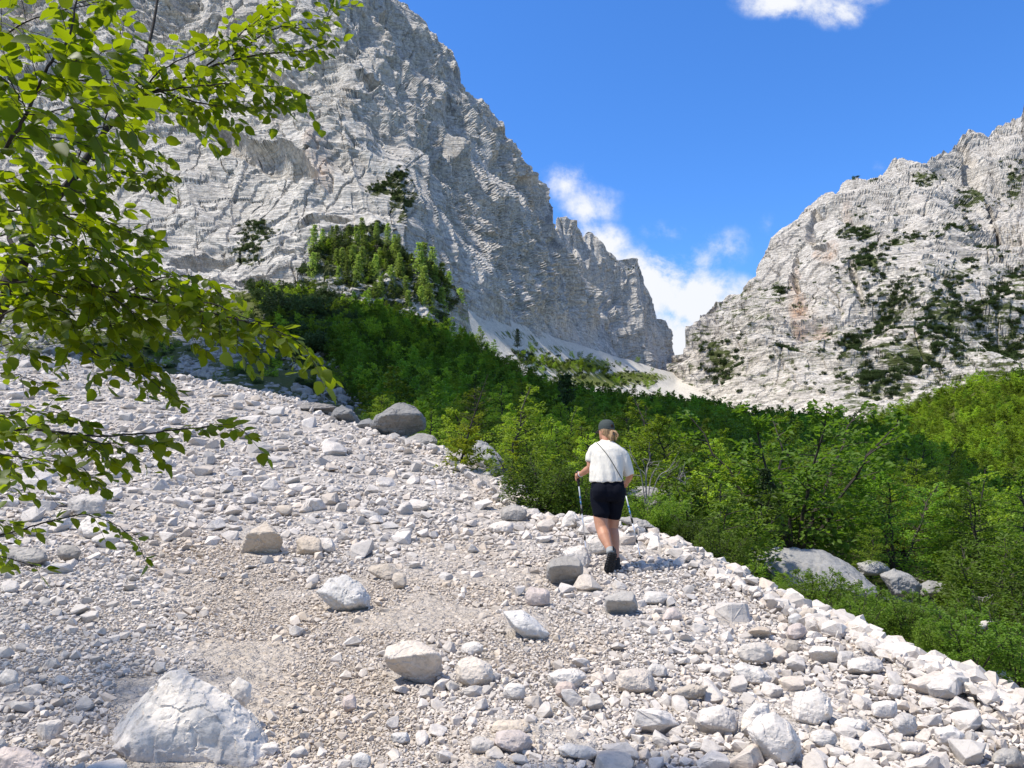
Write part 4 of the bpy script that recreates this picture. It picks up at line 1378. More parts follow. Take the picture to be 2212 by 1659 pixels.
def conifer(seed, H, width, whorls, nb, ncard, needle, droop=0.25, start=0.1, lean=0.0, dead_above=None, r0=None):
    g = np.random.default_rng(seed)
    LA, WA = Acc(), Acc()
    t = np.linspace(0, 1, 8)
    path = np.stack([lean * H * t ** 1.3, 0 * t, H * t], -1)
    r0 = r0 or 0.012 * H
    WA.tube(path, r0 * (1 - t) + 0.002 * H, 6)
    for w in range(whorls):
        tb = start + (0.97 - start) * (w + g.uniform(-.3, .3)) / whorls
        tb = min(max(tb, 0.03), .97)
        p0 = np.array([lean * H * tb ** 1.3, 0, H * tb])
        bl0 = width * H * (1 - tb) ** 0.85 + 0.02 * H
        a0 = g.uniform(0, 6.28)
        for b in range(nb):
            ba = a0 + 2 * np.pi * b / nb + g.normal(0, .25)
            bl = bl0 * g.uniform(.65, 1.15)
            bd = np.array([np.cos(ba), np.sin(ba), 0.0])
            tt = np.linspace(0, 1, 5)
            bp = p0 + bd * bl * tt[:, None] + np.array([0, 0, 1]) * ((0.15 - droop) * bl * tt + 0.28 * bl * tt ** 2)[:, None]
            WA.tube(bp, r0 * 0.28 * (1 - tt) * (1 - tb) + 0.0009 * H, 3)
            if dead_above is not None and (tb > dead_above and g.uniform() < .93):
                for _ in range(3):
                    qi = g.integers(1, 4)
                    tw = bp[qi] + np.outer(np.linspace(0, 1, 3), unit(g.normal(0, 1, 3) + bd) * bl * .3)
                    WA.tube(tw, 0.0008 * H, 3)
                continue
            k = ncard
            q = g.uniform(.08, 1, k)
            base = p0 + bd * (bl * q)[:, None] + np.array([0, 0, 1]) * ((0.15 - droop) * bl * q + 0.28 * bl * q ** 2)[:, None]
            side = np.array([-bd[1], bd[0], 0])
            base = base + side * g.normal(0, .10 * bl, k)[:, None] * (1.1 - q)[:, None]
            dd = bd * g.uniform(-.1, 1, k)[:, None] + side * g.normal(0, .9, k)[:, None] + np.array([0, 0, 1]) * g.normal(0, .45, k)[:, None]
            nn = g.normal(0, .8, (k, 3)) + np.array([0, 0, 1])
            L = needle * g.uniform(.7, 1.3, k)
            leaf_quads(LA, base, dd, nn, L, L * 0.38)
    return LA.mesh('needles'), WA.mesh('trunk')


class Kind:
    """a plant template: first copy carries its meshes, later copies share them"""
    def __init__(self, name, leafname, woodname, meshes, lm, wm):
        self.name, self.ln, self.wn = name, leafname, woodname
        self.lm, self.wm = meshes
        self.lm.materials.append(lm)
        self.wm.materials.append(wm)
        self.first = None

    def put(self, loc, scale, rz, label, cat, group=None, name=None, sink=0.05):
        if self.first is None:
            root = empty(name or self.name, (0, 0, 0))
            a = link(self.ln, self.lm, None, root)
            b = link(self.wn, self.wm, None, root)
            self.first = (root, a, b)
        else:
            root = self.first[0].copy()
            root.name = name or self.name
            COL.objects.link(root)
            for k in ('label', 'category', 'group'):
                if k in root:
                    del root[k]
            for src in self.first[1:]:
                c = src.copy()
                COL.objects.link(c)
                c.parent = root
        root.location = Vector(loc) - Vector((0, 0, sink))
        root.rotation_euler = (0, 0, rz)
        root.scale = (scale,) * 3
        tag(root, label, cat, group)
        return root


bush = [Kind('beech_bush', 'foliage', 'stems', broad_tree(500 + k, 2.0, 1.0, 6, 16, 48, 0.070, clear=.12), L_BEECH if k % 2 else L_LIGHT, BARK) for k in range(4)]
willow = [Kind('willow_bush', 'foliage', 'stems', broad_tree(520 + k, 1.6, 1.15, 10, 15, 46, 0.066, .48, .8, clear=.2, layered=.9), L_WILLOW, BARK) for k in range(3)]
tree = [Kind('beech_tree', 'crown', 'trunk', broad_tree(540 + k, 4.2, 0.95, 1 + k % 3, 48 - 10 * (k % 3), 110, 0.078, clear=.08, tilt=.45), [L_BEECH, L_LIGHT, L_BEECH, L_LIGHT][k], BARK) for k in range(4)]
ftree = [Kind('beech_tree', 'crown', 'trunk', broad_tree(560 + k, 5.0, 1.0, 2, 28, 34, 0.21, .75, .5, clear=.05), [L_BEECH, L_LIGHT, L_BEECH][k], BARK) for k in range(3)]
larch = [Kind('larch_tree', 'crown', 'trunk', conifer(580 + k, 10.0, 0.25, 17, 6, 9, 0.60, .35), L_LARCH, BARK) for k in range(3)]
spruce = [Kind('spruce_tree', 'crown', 'trunk', conifer(590 + k, 5.0, 0.24, 16, 6, 12, 0.30, .3), L_SPRUCE, BARK) for k in range(2)]
mugo = [Kind('mountain_pine', 'foliage', 'stems', broad_tree(600 + k, 2.0, 1.5, 8, 9, 20, 0.26, .4, .9, clear=.25, layered=1.2), L_DARK, BARK_D) for k in range(2)]

# ---- individual plants in the near valley
vg_rng = np.random.default_rng(44)


def valley_P(px, py):
    return P(px, py, VA_Y(px, py))


placed = []
def free(p, r):
    for q, rr in placed:
        if (p[0] - q[0]) ** 2 + (p[1] - q[1]) ** 2 < (0.5 * (r + rr)) ** 2:
            return False
    placed.append((p, r))
    return True


# the ones that stand out, in photo order from left to right: kind, foot x, foot y, distance, height px, label
SPEC = [
    (willow[0], 1175, 1128, 13.6, 150, 'dense dark willow bush with many bare lower stems left of the hiker', 1.2),
    (willow[1], 1250, 1135, 13.2, 140, 'loose willow bush right behind the left walking pole', 1.0),
    (bush[0], 1130, 1120, 17.5, 170, 'beech bush rising behind the dark willow', None),
    (willow[2], 1490, 1210, 12.0, 110, 'low green willow bush right of the right walking pole', None),
    (willow[0], 1560, 1240, 11.0, 115, 'willow bush on the rim halfway between the hiker and the outcrop', None),
    (willow[1], 1420, 1160, 13.4, 110, 'dull twiggy willow bush in front of the low grey rock wall', None),
    (willow[1], 1765, 1335, 10.6, 125, 'bushy green willow growing in front of the huge grey outcrop', None),
    (willow[2], 1700, 1305, 11.4, 60, 'small willow at the left foot of the huge grey outcrop', None),
    (willow[0], 1855, 1385, 9.8, 120, 'low willow below the huge grey outcrop near the stone rim', None),
    (willow[2], 1960, 1400, 10.2, 130, 'spreading willow under the right end of the outcrop row', None),
    (bush[1], 2100, 1470, 8.6, 190, 'broad leaved bush above the stone rim at the right edge', None),
    (bush[3], 2200, 1480, 8.4, 170, 'leafy bush cut by the right edge of the picture above the rim', None),
    (willow[1], 2030, 1440, 9.2, 120, 'twiggy low bush left of the broad leaved one near the right edge', None),
    (tree[0], 1775, 1195, 19.5, 210, 'beech tree with a clear dark trunk standing behind the huge outcrop', None),
    (tree[1], 1900, 1205, 21.0, 190, 'light green feathery beech behind the right half of the outcrop', None),
    (tree[3], 2010, 1225, 20.0, 230, 'pale beech right of the feathery one behind the outcrop row', None),
    (tree[2], 2130, 1290, 17.0, 300, 'dark beech overhanging the shady hollow near the right edge', None),
    (tree[0], 2225, 1350, 15.0, 320, 'dark leafy beech cut by the right edge behind the shady hollow', None),
    (spruce[0], 1660, 1170, 16.0, 170, 'small yellowish conifer among the bushes between hiker and outcrop', None),
    (tree[3], 1560, 1150, 22.0, 200, 'bright green young beech right of the hiker at head height', None),
    (spruce[1], 1225, 985, 60, 190, 'lone slender conifer above the bushes left of the hiker', None),
    (larch[0], 1280, 930, 75, 80, 'small pale conifer just above the hiker\'s cap', None),
    (tree[1], 1480, 1090, 26, 190, 'sunlit beech above the low grey rock wall', None),
]
for kd, fx, fy, Yd, hp, lab, sx in SPEC:
    h = metres(hp, fx, fy - hp / 2, Yd)
    base_h = {'willow_bush': 1.6, 'beech_bush': 2.0, 'beech_tree': 4.2, 'spruce_tree': 5.0, 'larch_tree': 10.0}[kd.name]
    p = P(fx, fy, Yd)
    r = kd.put(p, h / base_h, float(vg_rng.uniform(0, 6.28)), lab, 'bush' if 'bush' in kd.name else 'tree')
    if sx:
        r.scale = (h / base_h * sx, h / base_h * sx, h / base_h)
    placed.append((p, h * .45))

KEEP_CLEAR = [(1750, 1240, 150, 70, 14.2), (1945, 1255, 60, 45, 14), (2020, 1270, 60, 40, 15), (1425, 1075, 80, 35, 17), (1052, 1000, 60, 70, 18.2), (862, 905, 80, 60, 22), (720, 895, 100, 50, 27)]
cnt = 0
GP = {'bush': ('leafy beech bush in the thicket beyond the scree', 'bush', 'beech bushes in the thicket'),
      'tree': ('young beech tree in the green slope beyond the scree', 'tree', 'beech trees on the near slope'),
      'willow': ('low willow bush among the rocks below the scree rim', 'bush', 'willow bushes below the rim')}
tries = 0
while cnt < 235 and tries < 12000:
    tries += 1
    Yd = math.exp(vg_rng.uniform(math.log(10.5), math.log(52)))
    x = vg_rng.uniform(820, 2420)
    cr_ = float(interp(x, CR_X, CR_Y))
    lo, hi = cr_ - 260, cr_ + 110
    # foot height in the photo for this distance
    ys = np.linspace(cr_ + 109, float(interp(x, VA_TX, VA_TY)), 60)
    yv = VA_Y(np.full(60, x), ys)
    if Yd < yv[0] or Yd > yv[-1]:
        continue
    y = float(np.interp(Yd, np.maximum.accumulate(yv), ys))
    p = P(x, y, Yd)
    near = Yd < 16
    h = vg_rng.uniform(1.0, 1.7) if Yd < 13 else vg_rng.uniform(1.5, 2.6) if near else vg_rng.uniform(2.6, 4.6)
    if x < 1010:
        h *= 0.75
    top = y - h * PF / Yd
    if top > cr_ + 5:
        continue
    bad = False
    for (bx, by, bw, bh, bY) in KEEP_CLEAR:
        if Yd < bY + 0.8 and abs(x - bx) < bw and top < by + bh * .3:
            bad = True
        if abs(Yd - bY) < 1.5 and abs(x - bx) < bw * .7:
            bad = True
    if bad or not free(p, h * (0.62 if near else 0.55)):
        continue
    if Yd < 13.5 or (near and vg_rng.uniform() < .6):
        kd, key, bh = willow[vg_rng.integers(3)], 'willow', 1.6
    elif Yd < 24 and vg_rng.uniform() < .55:
        kd, key, bh = bush[vg_rng.integers(4)], 'bush', 2.0
    else:
        kd, key, bh = tree[vg_rng.integers(4)], 'tree', 4.2
    lab, cat, grp = GP[key]
    kd.put(p, h / bh, float(vg_rng.uniform(0, 6.28)), lab, cat, grp)
    cnt += 1
print('near plants', cnt, tries)

# larches on the knoll
def knoll_P(x, y):
    return P(x, y, KN_Y(x, y))


n = 0
tries = 0
kp = []
while n < 62 and tries < 3000:
    tries += 1
    x, y = vg_rng.uniform(665, 1000), vg_rng.uniform(520, 735)
    if y < interp(x, *KN_TOP) + 14 or y > 640 + (x - 700) * .28:
        continue
    if any(abs(x - a) < 9 and abs(y - b) < 16 for a, b in kp):
        continue
    kp.append((x, y))
    big_ = x > 900
    k = larch[vg_rng.integers(3)]
    s = vg_rng.uniform(.8, 1.25) if big_ else vg_rng.uniform(.45, .85)
    k.put(knoll_P(x, y), s, float(vg_rng.uniform(0, 6.28)), 'tall pale green larch at the right edge of the rocky knoll' if big_ else 'feathery larch among pines on the rocky knoll under the wall', 'tree',
          'larches at the right edge of the knoll' if big_ else 'larches on the knoll')
    n += 1


# ---- masses that nobody could count: points that carry copies of the plants above
def mass(name, pts, kinds, srcs, scl, label, seed=1):
    g = np.random.default_rng(seed)
    me = bpy.data.meshes.new(name)
    me.vertices.add(len(pts))
    me.vertices.foreach_set('co', np.asarray(pts, np.float32).ravel())
    attr(me, 'size', scl)
    attr(me, 'turn', g.uniform(0, 6.28, len(pts)))
    a = me.attributes.new('which', 'INT', 'POINT')
    a.data.foreach_set('value', np.asarray(kinds, np.int32))
    o = link(name, me)
    ng = bpy.data.node_groups.new(name, 'GeometryNodeTree')
    ng.interface.new_socket('Geometry', in_out='INPUT', socket_type='NodeSocketGeometry')
    ng.interface.new_socket('Geometry', in_out='OUTPUT', socket_type='NodeSocketGeometry')
    gi, go = ng.nodes.new('NodeGroupInput'), ng.nodes.new('NodeGroupOutput')
    jn = ng.nodes.new('GeometryNodeJoinGeometry')

    def named(nm, t):
        x = ng.nodes.new('GeometryNodeInputNamedAttribute')
        x.data_type = t
        x.inputs['Name'].default_value = nm
        return x.outputs['Attribute']
    cx_ = ng.nodes.new('ShaderNodeCombineXYZ')
    ng.links.new(named('turn', 'FLOAT'), cx_.inputs[2])
    szs = named('size', 'FLOAT')
    wh = named('which', 'INT')
    for k, src in enumerate(srcs):
        cp = ng.nodes.new('FunctionNodeCompare')
        cp.data_type = 'INT'
        cp.operation = 'EQUAL'
        ng.links.new(wh, cp.inputs[2])
        cp.inputs[3].default_value = k
        ob = ng.nodes.new('GeometryNodeObjectInfo')
        ob.inputs['Object'].default_value = src
        ob.inputs['As Instance'].default_value = True
        ob.transform_space = 'ORIGINAL'
        ip = ng.nodes.new('GeometryNodeInstanceOnPoints')
        ng.links.new(gi.outputs[0], ip.inputs['Points'])
        ng.links.new(cp.outputs[0], ip.inputs['Selection'])
        ng.links.new(ob.outputs['Geometry'], ip.inputs['Instance'])
        ng.links.new(cx_.outputs[0], ip.inputs['Rotation'])
        ng.links.new(szs, ip.inputs['Scale'])
        ng.links.new(ip.outputs[0], jn.inputs[0])
    ng.links.new(jn.outputs[0], go.inputs[0])
    md = o.modifiers.new('plants', 'NODES')
    md.node_group = ng
    tag(o, label, kind='stuff')
    return o


for kd in ftree + mugo:      # every template needs one plant of its own
    pass
# a few far beeches and pines stand free at the edge of the wood
ftree[0].put(valley_P(1065, 772), 1.0, 0.3, 'yellowish round tree at the top corner of the dark wood beside the scree fan', 'tree')
ftree[1].put(valley_P(1040, 752), 1.1, 1.3, 'bright tree right under the rock nose of the knoll', 'tree')
ftree[2].put(valley_P(1130, 805), 1.0, 2.2, 'round topped beech on the skyline of the dark wood left of the fan', 'tree')
mugo[0].put(valley_P(600, 690), 2.2, 0.4, 'dark mountain pine thicket on the slope left of the knoll', 'shrub')
mugo[1].put(valley_P(660, 700), 2.4, 1.4, 'black green pine clump between talus slope and beech wood', 'shrub')
spruce[0].put(P(1118, 752, 250), 1.4, 0, 'single small spruce standing on the sunny scree fan', 'tree')

# far beech wood
pts, kk, ss = [], [], []
def in_wood(x, y):
    if x < 1000:
        # upper left edge of the beeches runs from the knoll foot down to the crest boulders
        if y < 640 + (x - 760) * 0.30 and x < 760:
            return False
        if y < 700 + (x - 850) * 0.2:
            return False
        return x > 700 + (y - 740) * 0.75 if y > 740 else x > 760
    return True
g = np.random.default_rng(9)
t0 = 0
cells = {}
while len(pts) < 3600 and t0 < 60000:
    t0 += 1
    Yd = math.sqrt(g.uniform(40 ** 2, 172 ** 2))
    x = g.uniform(700, 2500)
    ys = np.linspace(float(interp(x, CR_X, CR_Y)) + 20, float(interp(x, VA_TX, VA_TY)), 40)
    yv = np.maximum.accumulate(VA_Y(np.full(40, x), ys))
    if Yd < yv[0] or Yd > yv[-1]:
        continue
    y = float(np.interp(Yd, yv, ys))
    if not in_wood(x, y):
        continue
    p = P(x, y, Yd)
    h = g.uniform(2.8, 5.6) * (0.8 + Yd / 500)
    key = (int(p[0] // 1.9), int(p[1] // 2.7))
    if key in cells:
        continue
    cells[key] = 1
    pts.append(p - np.array([0, 0, .3]))
    kk.append(int(g.integers(3)))
    ss.append(h / 5.0)
print('far wood', len(pts), t0)
mass('beech_wood', pts, kk, [k.first[1] for k in ftree], ss, 'closed green beech wood on the slope behind the hiker')

# sunny wood on the right hill
pts, kk, ss = [], [], []
cells = {}
for _ in range(26000):
    x = g.uniform(1855, 2600)
    y = g.uniform(float(interp(x, *HI_T)), 1250)
    Yd = float(HI_Y(x, y))
    p = P(x, y, Yd)
    key = (int(p[0] // 2.3), int(p[1] // 3.6))
    if key in cells:
        continue
    cells[key] = 1
    pts.append(p - np.array([0, 0, .4]))
    kk.append(int(g.choice([1, 1, 1, 1, 0])))
    ss.append(g.uniform(.75, 1.25))
print('hill wood', len(pts))
mass('hill_wood', pts, kk, [k.first[1] for k in ftree], ss, 'bright sunlit wood covering the hill at the right edge')


# pines on the mountains and knoll
def grid_lookup(GR, x, y):
    px, py, Gm = GR
    c = int(np.argmin(np.abs(px[0] - x)))
    r = int(np.argmin(np.abs(py[:, c] - y)))
    return Gm[r, c]


pts, kk, ss = [], [], []
for (bx, by, rx, ry, *w) in RM_BLOBS:
    for _ in range(int(rx * ry * 0.13 * (w[0] if w else 1)) + 4):
        a = g.normal(0, .62, 2)
        x, y = bx + rx * a[0], by + ry * a[1] - 0.25 * rx * a[0] * (1 if bx > 1900 else .3)
        if fbm(np.array([[x * .03, y * .075, 3.0]]), 3, .6, 77)[0] < -0.06:
            continue
        if y < interp(x, [1480, 1566, 1643, 1740, 1850, 1990, 2085, 2212], [783, 664, 598, 455, 402, 374, 308, 240]) + 8 or y > 905:
            continue
        pts.append(grid_lookup(RM_GRID, x, y))
        kk.append(int(g.integers(2)))
        ss.append(g.uniform(.7, 1.75))
for _ in range(420):
    x, y = g.uniform(1700, 2300), g.uniform(430, 880)
    if y < interp(x, [1700, 1740, 1850, 1990, 2085, 2212, 2300], [520, 455, 402, 374, 308, 240, 205]) + 8 or g.uniform() > ((y - 380) / 480):
        continue
    pts.append(grid_lookup(RM_GRID, x, y))
    kk.append(int(g.integers(2)))
    ss.append(g.uniform(.6, 1.3))
for (bx, by, rx, ry, n) in [(832, 392, 34, 9, 90), (860, 416, 12, 16, 40), (542, 470, 30, 16, 60), (532, 516, 26, 22, 70), (790, 478, 40, 8, 22), (560, 500, 40, 40, 22), (880, 440, 6, 24, 10)]:
    for _ in range(n):
        a = g.normal(0, .55, 2)
        pts.append(grid_lookup(LM_GRID, bx + rx * a[0], by + ry * a[1]))
        kk.append(int(g.integers(2)))
        ss.append(g.uniform(.22, .55))
mass('mountain_pine_patches', pts, kk, [k.first[1] for k in mugo], ss, 'dark mountain pine patches clinging to the cliffs')
pts, kk, ss = [], [], []
for _ in range(380):      # undergrowth on the knoll
    x, y = g.uniform(650, 1005), g.uniform(505, 740)
    if y < interp(x, *KN_TOP) + 6 or y > 650 + (x - 700) * .32 or (x > 960 and y > 660):
        continue
    pts.append(knoll_P(x, y))
    kk.append(int(g.choice([0, 0, 1, 2, 2])))
    ss.append(g.uniform(.6, 1.3) if kk[-1] < 2 else g.uniform(.35, .7))
for _ in range(600):      # dark thicket left of the beech wood
    x, y = g.uniform(520, 860), g.uniform(630, 800)
    if y < 632 or y > 770 or x < 530 + (y - 630) * .9 or x > 700 + (y - 640) * 1.1 or g.uniform() < .25:
        continue
    pts.append(valley_P(x, y))
    kk.append(int(g.choice([0, 0, 1, 2])))
    ss.append(g.uniform(.8, 1.6) if kk[-1] < 2 else g.uniform(.5, .8))
for _ in range(2400):      # scattered low shrubs on the talus
    x, y = g.uniform(180, 800), g.uniform(640, 880)
    if fbm(np.array([[x * .006 + y * .012, (y - .55 * x) * .045, 0]]), 4, .55, 61)[0] < 0.02:
        continue
    if y > interp(x, CR_X, CR_Y):
        continue
    pts.append(valley_P(x, y))
    kk.append(int(g.choice([0, 1, 2])))
    ss.append(g.uniform(.10, .38))
for _ in range(200):      # shrubs on the fan
    x = g.uniform(1110, 1420)
    y = g.normal(790 + (x - 1200) * .17, 12)
    pts.append(P(x, y, FAN_Y(x, y)))
    kk.append(int(g.choice([0, 1, 2])))
    ss.append(g.uniform(.4, 1.0))
mass('undergrowth', pts, kk, [mugo[0].first[1], mugo[1].first[1], ftree[1].first[1]], ss, 'mixed dark scrub under the cliff and along the talus', 3)
# ================================================================== beech tree hanging in from the left
def beech_leaves(acc, pos, d, nrm, L):
    """leaf blades folded along the midrib, 6 faces each"""
    d = unit(d)
    s = unit(np.cross(d, nrm))
    up = np.cross(s, d)
    L = np.asarray(L)[:, None]
    W = L * 0.34
    g = np.random.default_rng(len(pos))
    curl = g.uniform(-.02, .16, (len(pos), 1))
    fold = g.uniform(.02, .10, (len(pos), 1))
    st = pos + d * L * .12
    m1 = pos + d * L * .42 + up * L * curl * .5
    m2 = pos + d * L * .78 + up * L * curl * .2
    tip = pos + d * L * 1.08 - up * L * curl
    e = up * L * fold
    l1, l2 = pos + d * L * .40 + s * W * .95 + e, pos + d * L * .74 + s * W * .80 + e * .7 - up * L * curl * .3
    r1, r2 = pos + d * L * .40 - s * W * .95 + e, pos + d * L * .74 - s * W * .80 + e * .7 - up * L * curl * .3
    l0, r0 = pos + d * L * .20 + s * W * .55 + e * .5, pos + d * L * .20 - s * W * .55 + e * .5
    n = len(pos)
    V = np.stack([st, m1, m2, tip, l0, l1, l2, r0, r1, r2], 1).reshape(-1, 3)
    b = np.arange(n)[:, None] * 10
    q = np.concatenate([b + np.array([[0, 4, 5, 1]]), b + np.array([[1, 5, 6, 2]]), b + np.array([[0, 1, 8, 7]]), b + np.array([[1, 2, 9, 8]])])
    t = np.concatenate([b + np.array([[2, 6, 3]]), b + np.array([[2, 3, 9]])])
    k = acc.n
    acc.add(V, q)
    acc.F.setdefault(3, []).append(t + k)


M_BLEAF = leaf_mat('beech_leaf', (0.050, 0.085, 0.006), (0.27, 0.35, 0.004), 0.45, 0.5, 0.25, 0.45, hue=0, spread=0)
tg = np.random.default_rng(1234)
BL, BW = Acc(), Acc()


def spline(pts, n):
    pts = np.asarray(pts, float)
    t = np.linspace(0, len(pts) - 1, n)
    i = np.clip(t.astype(int), 0, len(pts) - 2)
    f = (t - i)[:, None]
    p = np.concatenate([2 * pts[:1] - pts[1:2], pts, 2 * pts[-1:] - pts[-2:-1]])
    p0, p1, p2, p3 = p[i], p[i + 1], p[i + 2], p[i + 3]
    return 0.5 * (2 * p1 + (p2 - p0) * f + (2 * p0 - 5 * p1 + 4 * p2 - p3) * f ** 2 + (3 * p1 - p0 - 3 * p2 + p3) * f ** 3)


def branch(pts, r0, r1, leafy=1.0, twig=0.26, leaf=0.062, start=0.0, step=0.045, wide=1.0):
    """pts: photo x, y, distance. A limb with flat alternate twigs and leaves."""
    P3 = np.array([P(*q) for q in pts])
    n = max(8, len(pts) * 6)
    path = spline(P3, n)
    path += tg.normal(0, .0018, path.shape)
    r0, r1 = r0 * .62, r1 * .7
    BW.tube(path, np.linspace(r0, r1, n), 6)
    if leafy <= 0:
        return
    seg = np.linalg.norm(np.diff(path, axis=0), axis=1)
    cum = np.concatenate([[0], np.cumsum(seg)])
    s = cum[-1] * start
    sgn = 1
    while s < cum[-1]:
        i = min(n - 2, int(np.searchsorted(cum, s)))
        p0 = path[i]
        t = unit(path[min(n - 1, i + 2)] - path[max(0, i - 1)])
        side = unit(np.cross(t, [0, 0, 1.0]))
        frac = s / cum[-1]
        L = twig * tg.uniform(.55, 1.25) * (1.1 - .55 * frac)
        sgn = -sgn
        d = unit(t * tg.uniform(.45, 1.0) + side * sgn * tg.uniform(.35, 1.0) * wide + np.array([0, 0, tg.normal(-.12, .28)]))
        m = 5
        tt = np.linspace(0, 1, m)
        tw = p0 + d * L * tt[:, None] + np.array([0, 0, -.16 * L]) * (tt ** 2)[:, None]
        BW.tube(tw, np.linspace(max(.0013, r1 * .7), .0007, m), 3)
        k = max(2, int(L / .0215 * leafy))
        q = (np.arange(k) + tg.uniform(.1, .9, k)) / k
        base = p0 + d * (L * q)[:, None] + np.array([0, 0, -.16 * L]) * (q ** 2)[:, None]
        lside = unit(np.cross(d, [0, 0, 1.0]))
        alt = np.where(np.arange(k) % 2 == 0, 1.0, -1.0)
        ld = d * tg.uniform(.35, .9, k)[:, None] + lside * (alt * tg.uniform(.3, 1.0, k))[:, None] + np.array([0, 0, 1]) * tg.normal(-.35, .38, k)[:, None]
        nn = np.array([0, 0, 1.0]) + tg.normal(0, .45, (k, 3))
        beech_leaves(BL, base, ld, nn, leaf * tg.uniform(.52, 1.12, k))
        s += step * tg.uniform(.7, 1.3)
    # end leaves
    beech_leaves(BL, np.repeat(path[-1:], 3, 0), unit(path[-1] - path[-3])[None] + tg.normal(0, .4, (3, 3)), np.array([0, 0, 1.0]) + tg.normal(0, .3, (3, 3)), leaf * tg.uniform(.7, 1.1, 3))


foot = P(-560, 1480, 3.4)
foot[2] = scree_P(-560, 1480)[2] - 0.05
# trunk and main limb
tr = np.array([foot, P(-440, 1150, 3.2), P(-260, 880, 3.05), P(-60, 720, 2.95), P(0, 655, 2.9), P(50, 555, 2.9), P(72, 497, 2.92), P(86, 468, 2.95), P(155, 389, 3.0), P(187, 342, 3.0), P(223, 288, 3.05), P(281, 216, 3.1),
               P(330, 60, 3.25), P(360, -160, 3.4)])
tp = spline(tr, 80)
BW.tube(tp, np.interp(np.linspace(0, 1, 80), [0, .3, .42, .7, 1], [.085, .036, .024, .013, .004]), 9)
branch([(50, 555, 2.9), (20, 500, 3.0), (95, 430, 3.0), (100, 400, 3.05)], .016, .010, 0)
branch([(281, 216, 3.1), (360, 187, 3.1), (468, 140, 3.15), (560, 118, 3.2), (640, 112, 3.25), (690, 100, 3.3)], .011, .002, 1.0, .30, .060)
branch([(440, 150, 3.15), (520, 75, 3.2), (580, 20, 3.25), (640, -60, 3.3)], .007, .002, 1.0, .26, .060)
branch([(500, 120, 3.15), (600, 60, 3.2), (690, 60, 3.25), (715, 10, 3.3)], .006, .002, 1.0, .24, .058)
branch([(340, 195, 3.1), (430, 222, 3.1), (530, 232, 3.15), (610, 228, 3.2)], .007, .002, 1.1, .26, .062)
branch([(300, 205, 3.1), (400, 190, 3.0), (500, 180, 3.0), (600, 190, 3.1), (650, 205, 3.1)], .007, .002, 1.0, .26, .062)
branch([(300, 205, 3.1), (350, 150, 3.0), (430, 110, 3.0), (470, 80, 3.1)], .007, .002, .9, .24, .06)
# lit, nearer limb up the left edge
branch([(-90, 470, 2.2), (7, 324, 2.15), (58, 245, 2.12), (108, 137, 2.1), (140, 100, 2.1), (162, 20, 2.1), (175, -90, 2.15)], .010, .003, .9, .26, .072)
branch([(50, 250, 2.12), (130, 238, 2.08), (215, 228, 2.08), (285, 236, 2.1)], .004, .0015, 1.0, .20, .068)
branch([(108, 137, 2.1), (180, 128, 2.08), (240, 105, 2.1)], .004, .0015, 1.0, .20, .068)
branch([(58, 245, 2.12), (25, 180, 2.1), (-20, 110, 2.1)], .004, .0015, 1.0, .22, .070)
branch([(-60, 160, 2.3), (20, 70, 2.3), (110, 30, 2.3), (230, 0, 2.4)], .006, .002, 1.0, .26, .068)
branch([(-60, 360, 2.4), (40, 390, 2.4), (130, 400, 2.4), (200, 430, 2.5)], .005, .002, 1.0, .24, .066)
branch([(-40, 270, 2.4), (60, 300, 2.4), (140, 300, 2.45), (230, 330, 2.5)], .005, .002, 1.0, .24, .066)
# middle limbs
branch([(155, 389, 3.0), (200, 400, 3.0), (270, 372, 3.05), (345, 385, 3.1)], .007, .002, 1.0, .28, .062)
branch([(187, 342, 3.0), (250, 350, 3.0), (310, 330, 3.0), (350, 380, 3.05)], .006, .002, .9, .22, .062)
branch([(86, 468, 2.95), (150, 462, 2.9), (230, 480, 2.9), (320, 520, 2.95)], .007, .002, 1.0, .28, .062)
branch([(50, 555, 2.9), (120, 545, 2.85), (194, 538, 2.85), (270, 570, 2.85), (350, 610, 2.9), (420, 640, 2.9)], .008, .002, 1.0, .32, .062)
branch([(-40, 520, 2.7), (40, 500, 2.7), (120, 510, 2.7), (210, 560, 2.7), (290, 580, 2.75)], .006, .002, 1.0, .28, .064)
branch([(0, 655, 2.9), (36, 643, 2.85), (150, 612, 2.8), (270, 636, 2.75), (380, 662, 2.7), (490, 684, 2.65), (560, 704, 2.6), (640, 732, 2.58), (668, 765, 2.58)], .010, .0018, 1.05, .30, .060)
branch([(270, 636, 2.75), (350, 600, 2.75), (430, 600, 2.75), (480, 640, 2.75)], .005, .002, 1.0, .24, .060)
branch([(380, 662, 2.7), (440, 700, 2.7), (500, 730, 2.7), (540, 760, 2.7)], .004, .0015, 1.0, .18, .058)
branch([(20, 650, 2.9), (80, 680, 2.85), (150, 730, 2.8), (230, 775, 2.75), (300, 805, 2.7), (360, 848, 2.7)], .008, .002, 1.0, .30, .060)
branch([(-30, 700, 2.7), (60, 660, 2.7), (160, 680, 2.7), (250, 700, 2.7)], .006, .002, .9, .26, .062)
branch([(-30, 600, 2.6), (50, 610, 2.6), (140, 590, 2.65), (240, 640, 2.65), (310, 690, 2.7)], .006, .002, .9, .26, .064)
branch([(-40, 760, 2.8), (40, 740, 2.8), (75, 770, 2.8)], .004, .0015, .7, .14, .06)
branch([(-40, 800, 2.8), (40, 812, 2.8), (90, 830, 2.8)], .004, .0015, .6, .12, .058)
branch([(-60, 440, 2.5), (30, 455, 2.5), (110, 450, 2.5), (190, 500, 2.55), (250, 540, 2.6)], .006, .002, 1.0, .28, .064)
branch([(-60, 220, 2.5), (40, 210, 2.5), (130, 180, 2.5), (220, 170, 2.55), (270, 190, 2.6)], .006, .002, 1.0, .26, .064)
